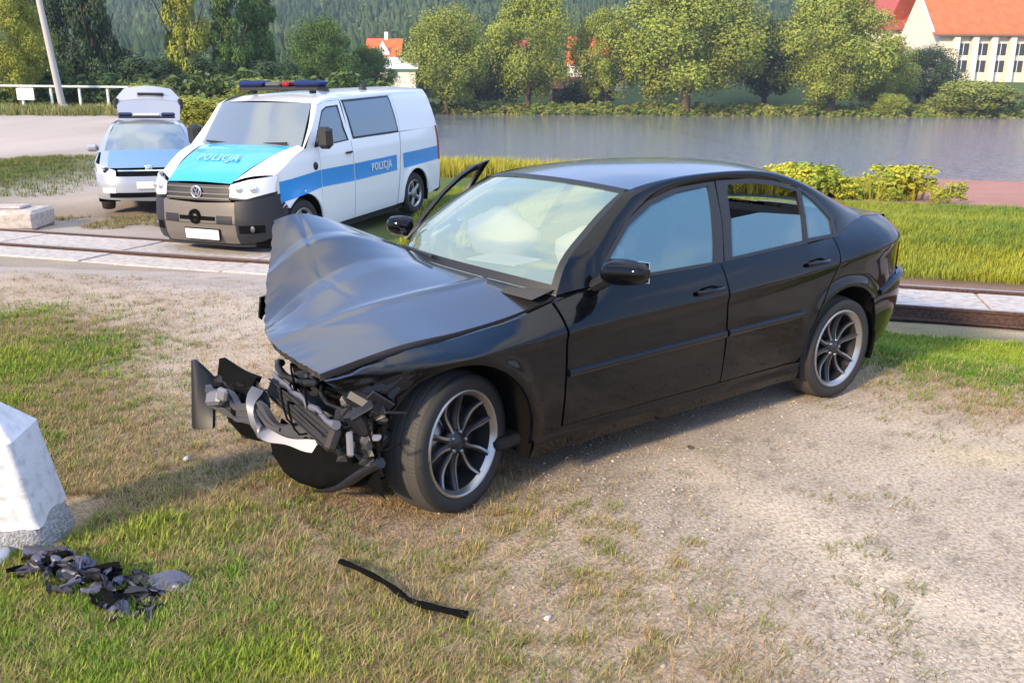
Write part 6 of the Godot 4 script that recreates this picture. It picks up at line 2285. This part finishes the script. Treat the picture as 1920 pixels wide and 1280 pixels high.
	for s in [-0.60, 0.60]:
		st = mb()
		bx(st, C(Vector3(3.24, 1.74, s)), Vector3(0.14, 0.20, 0.10), 0.03)
		obj("tail_lamp", st, M.black_trim, tg)
	for s in [-0.52, 0.52]:
		st = mb()
		beam(st, C(Vector3(3.05, 1.15, s)), C(Vector3(3.25, 1.70, s)), 0.02, 0.02, 0.004)
		obj("gas_strut", st, M.black_trim, tg)
	st = mb()
	bx(st, C(Vector3(3.2, 0.40, 0)), Vector3(0.16, 0.36, 1.60), 0.05)
	obj("rear_bumper", st, M.silver_paint, car)
	st = mb()
	bx(st, C(Vector3(1.3, 0.26, 0)), Vector3(3.6, 0.08, 1.0), 0.02)
	bx(st, C(Vector3(-0.3, 0.45, 0)), Vector3(0.6, 0.45, 1.0), 0.02)
	obj("floor_pan", st, M.gap_black, car)
	st = mb()
	bx(st, C(Vector3(0.55, 0.86, 0)), Vector3(0.40, 0.2, 1.3), 0.06)
	obj("dashboard", st, M.interior, car)
	for s in [0.36, -0.36]:
		st = mb()
		seat_shape(st, 1.25, s, 0.46)
		bx(st, C(Vector3(1.68, 1.12, s)), Vector3(0.10, 0.18, 0.24), 0.04)
		obj("seat", st, M.seat_cloth, car)

# ---------------------------------------------------------------- things lying in the foreground
func small_things() -> void:
	# leaning white post, broken at its foot
	var root := thing("white_post", "thick white painted concrete post leaning at the left edge, broken at its foot", "post", Transform3D(Basis.from_euler(Vector3(0.06, 0.08, 0.12)), P(-1.985, 0.0, 3.13)))
	var st := mb()
	var w := 0.122
	var rows := []
	for i in 11:
		var t := i / 10.0
		var y: float = lerp(0.10, 0.47, t)
		var q: float = w * lerp(1.03, 0.93, t)
		var row := PackedVector3Array()
		for c in [[-1, -1], [-0.82, -1.03], [0.82, -1.03], [1, -1], [1.03, -0.82], [1.03, 0.82], [1, 1], [0.82, 1.03], [-0.82, 1.03], [-1, 1], [-1.03, 0.82], [-1.03, -0.82], [-1, -1]]:
			var j := 0.004 * fine.get_noise_3d(c[0] * 300.0, y * 700.0, c[1] * 300.0)
			row.append(Vector3(c[0] * (q + j), y, c[1] * (q + j)))
		rows.append(row)
	grid(st, rows)
	var cap := PackedVector3Array()
	for v in rows[10]: cap.append(Vector3(v.x * 0.30, 0.60, v.z * 0.30))
	grid(st, [rows[10], cap])
	var tip := PackedVector3Array()
	for v in cap: tip.append(Vector3(0, 0.603, 0))
	grid(st, [cap, tip])
	obj("shaft", st, M.post_white, root)
	st = mb()
	rows = []
	for i in 6:
		var t := i / 5.0
		var row := PackedVector3Array()
		for k in 19:
			var a := TAU * (k % 18) / 18.0
			var c := Vector2(cos(a), sin(a))
			var sq: float = 1.0 / pow(pow(absf(c.x), 5.0) + pow(absf(c.y), 5.0), 0.2)
			var r: float = w * sq * (1.02 + 0.18 * sin(PI * clampf(t * 0.8 + 0.15, 0, 1))) + 0.012 * fine.get_noise_2d((k % 18) * 60.0, i * 60.0)
			if i == 5: r = w * sq * 1.005
			row.append(Vector3(c.x * r, lerp(-0.10, 0.135, t) + 0.016 * fine.get_noise_2d((k % 18) * 90.0, i * 90.0 + 500.0), c.y * r))
		rows.append(row)
	grid(st, rows)
	obj("broken_foot", st, M.bare_concrete, root).set_meta("label", "grey bare concrete foot where the paint broke off")
	st = mb()
	rows = []
	for i in 4:
		var row := PackedVector3Array()
		for k in 9:
			var a := TAU * (k % 8) / 8.0
			var r: float = [0.0, 0.075, 0.06, 0.0][i] * (1.0 + 0.3 * sin(k % 8 * 2.1))
			row.append(P(-2.03, 0.0, 2.93) + Vector3(cos(a) * r, [-0.02, 0.0, 0.045, 0.05][i], sin(a) * r * 0.8))
		rows.append(row)
	grid(st, rows)
	tag(obj("concrete_chunk", st, M.post_white), "white broken concrete chunk on the grass under the leaning post", "concrete chunk")
	# crushed plastic pile at the foot of the post
	root = thing("crushed_plastic", "heap of crushed blue grey and black plastic at the foot of the white post", "debris", Transform3D())
	var r := RandomNumberGenerator.new()
	r.seed = 44
	for i in 90:
		var t := i / 89.0
		var c := P(lerp(-1.86, -1.25, t) + r.randfn() * 0.03, 0.02 + 0.06 * sin(PI * minf(t * 1.3, 1.0)) * r.randf(), lerp(2.90, 2.62, t) + r.randfn() * 0.055)
		st = mb()
		var len := r.randf_range(0.022, 0.055) * (2.0 if i % 9 == 0 else 1.0)
		var wid := r.randf_range(0.006, 0.020) * (2.2 if i % 9 == 0 else 1.0)
		var b := Basis.from_euler(Vector3(r.randf_range(-0.9, 0.9), r.randf_range(-0.9, 1.2) - 0.45, r.randf_range(-0.35, 0.35)))
		var rr := []
		for a in 5:
			var row := PackedVector3Array()
			for q in 4:
				row.append(c + b * Vector3((a / 4.0 - 0.5) * 2.0 * len, r.randf_range(-0.008, 0.008) + 0.01 * cos(q * 1.5 + i), (q / 3.0 - 0.5) * 2.0 * wid * (1.0 - 0.3 * absf(a - 2.0) / 2.0)))
			rr.append(row)
		grid(st, rr)
		var lower := []
		for row in rr:
			var q := PackedVector3Array()
			for v in row: q.append(v - b.y * 0.004)
			lower.append(q)
		grid(st, lower)
		obj("plastic_fragment", st, [M.blue_grey_plastic, M.crumpled_plastic, M.blue_grey_plastic, M.gap_black, M.dull_plastic][i % 5], root)
	# shard beside the heap
	st = mb()
	between(st, V3([1.36, 0.012, 2.74, 1.28, 0.02, 2.72, 1.18, 0.012, 2.71]), V3([1.37, 0.02, 2.80, 1.27, 0.035, 2.83, 1.19, 0.018, 2.80]), 8, 4, 1.0, null, Vector3(0, -0.008, 0), true)
	tag(obj("plastic_shard", st, M.blue_grey_plastic), "flat grey plastic shard lying right of the crushed heap", "plastic shard")
	# black rubber strip
	st = mb()
	var pts := resample([P(-0.66, 0.03, 2.91), P(-0.56, 0.045, 2.82), P(-0.45, 0.035, 2.74), P(-0.36, 0.028, 2.65), P(-0.26, 0.035, 2.59), P(-0.15, 0.025, 2.565)], 30, true)
	rows = []
	for i in 31:
		var wd := 0.013 + 0.004 * sin(i * 0.9) + 0.007 * ss(18, 26, i)
		var tdir := (pts[mini(i + 1, 30)] - pts[maxi(i - 1, 0)]).normalized()
		var sdir := tdir.cross(Vector3.UP)
		var row := PackedVector3Array()
		for k in 7:
			var a := TAU * k / 6.0
			row.append(pts[i] + sdir * cos(a) * wd + Vector3.UP * (sin(a) * 0.009))
		rows.append(row)
	grid(st, rows)
	tag(obj("rubber_strip", st, M.gap_black), "black torn rubber strip lying in the dry grass in front of the wreck", "rubber strip")
	# pale stones that stand out
	var sm := stone_mesh()
	for e in [[0.13, 2.575, 0.017, "pale stone on the gravel right of the rubber strip", 0.62], [0.94, 4.11, 0.020, "small dark stone on the gravel below the front door of the wreck", 0.06], [-1.63, 3.92, 0.026, "small pale stone in the grass left of the torn bumper carrier", 0.4]]:
		var s: float = e[2]
		var m := StandardMaterial3D.new()
		m.albedo_color = lin(e[4], e[4] * 0.95, e[4] * 0.9)
		m.roughness = 0.9
		var o := put("stone", sm.duplicate())
		o.mesh.surface_set_material(0, m)
		o.transform = at(P(e[0], s * 0.4, e[1]), e[0] * 5.0, s)
		tag(o, e[3], "stone")

# ---------------------------------------------------------------- the scene
func sky_picture() -> ImageTexture:
	var w := 1024
	var h := 512
	var n := FastNoiseLite.new()
	n.seed = 7
	n.noise_type = FastNoiseLite.TYPE_SIMPLEX
	n.frequency = 1.0
	n.fractal_octaves = 5
	var im := Image.create(w, h, false, Image.FORMAT_RGBF)
	for y in h:
		var el := PI * (0.5 - (y + 0.5) / h)
		var s := sin(el)
		var base := Color(0.86, 0.90, 0.96).lerp(Color(0.14, 0.41, 1.02), pow(clampf(s, 0, 1), 0.36))
		if s < 0.0: base = Color(0.45, 0.43, 0.40)
		for x in w:
			var c := base
			if s > 0.0:
				var az := TAU * (x + 0.5) / w
				var ce := cos(el)
				# clouds on a flat layer, drawn out towards the horizon
				var k := 1.0 / (s + 0.18)
				var v := n.get_noise_3d(ce * cos(az) * k * 1.3, 3.0, ce * sin(az) * k * 0.9)
				var cl := smoothstep(0.0, 0.5, v + 0.55 * smoothstep(0.62, 0.9, s)) * lerpf(0.55, 1.0, smoothstep(0.5, 0.8, s))
				c = base.lerp(Color(1.0, 0.99, 0.97) * 1.12, cl * 0.92)
			im.set_pixel(x, y, c)
	return ImageTexture.create_from_image(im)

func _ready() -> void:
	rng.seed = 20240
	noise.seed = 11
	noise.frequency = 0.02
	noise.fractal_octaves = 4
	fine.seed = 23
	fine.frequency = 0.03
	fine.fractal_octaves = 3
	var cam := Camera3D.new()
	cam.name = "camera"
	cam.transform = Transform3D(Basis(Vector3.RIGHT, -0.2728) * Basis(Vector3(0, 0, 1), 0.0067), Vector3(0, 1.729, 0))
	cam.fov = 44.05
	cam.near = 0.05
	cam.far = 2500.0
	cam.current = true
	add_child(cam)
	var env := Environment.new()
	var sky := Sky.new()
	var pan := PanoramaSkyMaterial.new()
	pan.panorama = sky_picture()
	pan.energy_multiplier = SKY
	sky.sky_material = pan
	env.background_mode = Environment.BG_SKY
	env.sky = sky
	env.tonemap_mode = Environment.TONE_MAPPER_LINEAR
	env.tonemap_exposure = EXPOSURE
	env.sdfgi_enabled = true
	env.ssao_enabled = true
	env.ssil_enabled = true
	env.fog_enabled = true
	env.fog_density = 0.00042
	env.fog_light_color = Color(0.80, 0.87, 0.98)
	var we := WorldEnvironment.new()
	we.name = "world_environment"
	we.environment = env
	add_child(we)
	var sun := DirectionalLight3D.new()
	sun.name = "sun"
	sun.light_energy = SUN
	sun.light_color = Color(1.0, 0.90, 0.74)
	sun.light_angular_distance = 6.0
	sun.shadow_enabled = true
	var el := deg_to_rad(23.0)
	sun.look_at_from_position(Vector3.ZERO, Vector3(0.66 * cos(el), -sin(el), -0.75 * cos(el)), Vector3.UP)
	add_child(sun)
	make_materials()
	build_ground()
	build_water()
	build_track()
	build_far()
	build_fence()
	build_forest()
	build_trees()
	sedan()
	van()
	hatch()
	small_things()
	build_cover()

const SKY := 1.2
const SUN := 1.6
const EXPOSURE := 1.5
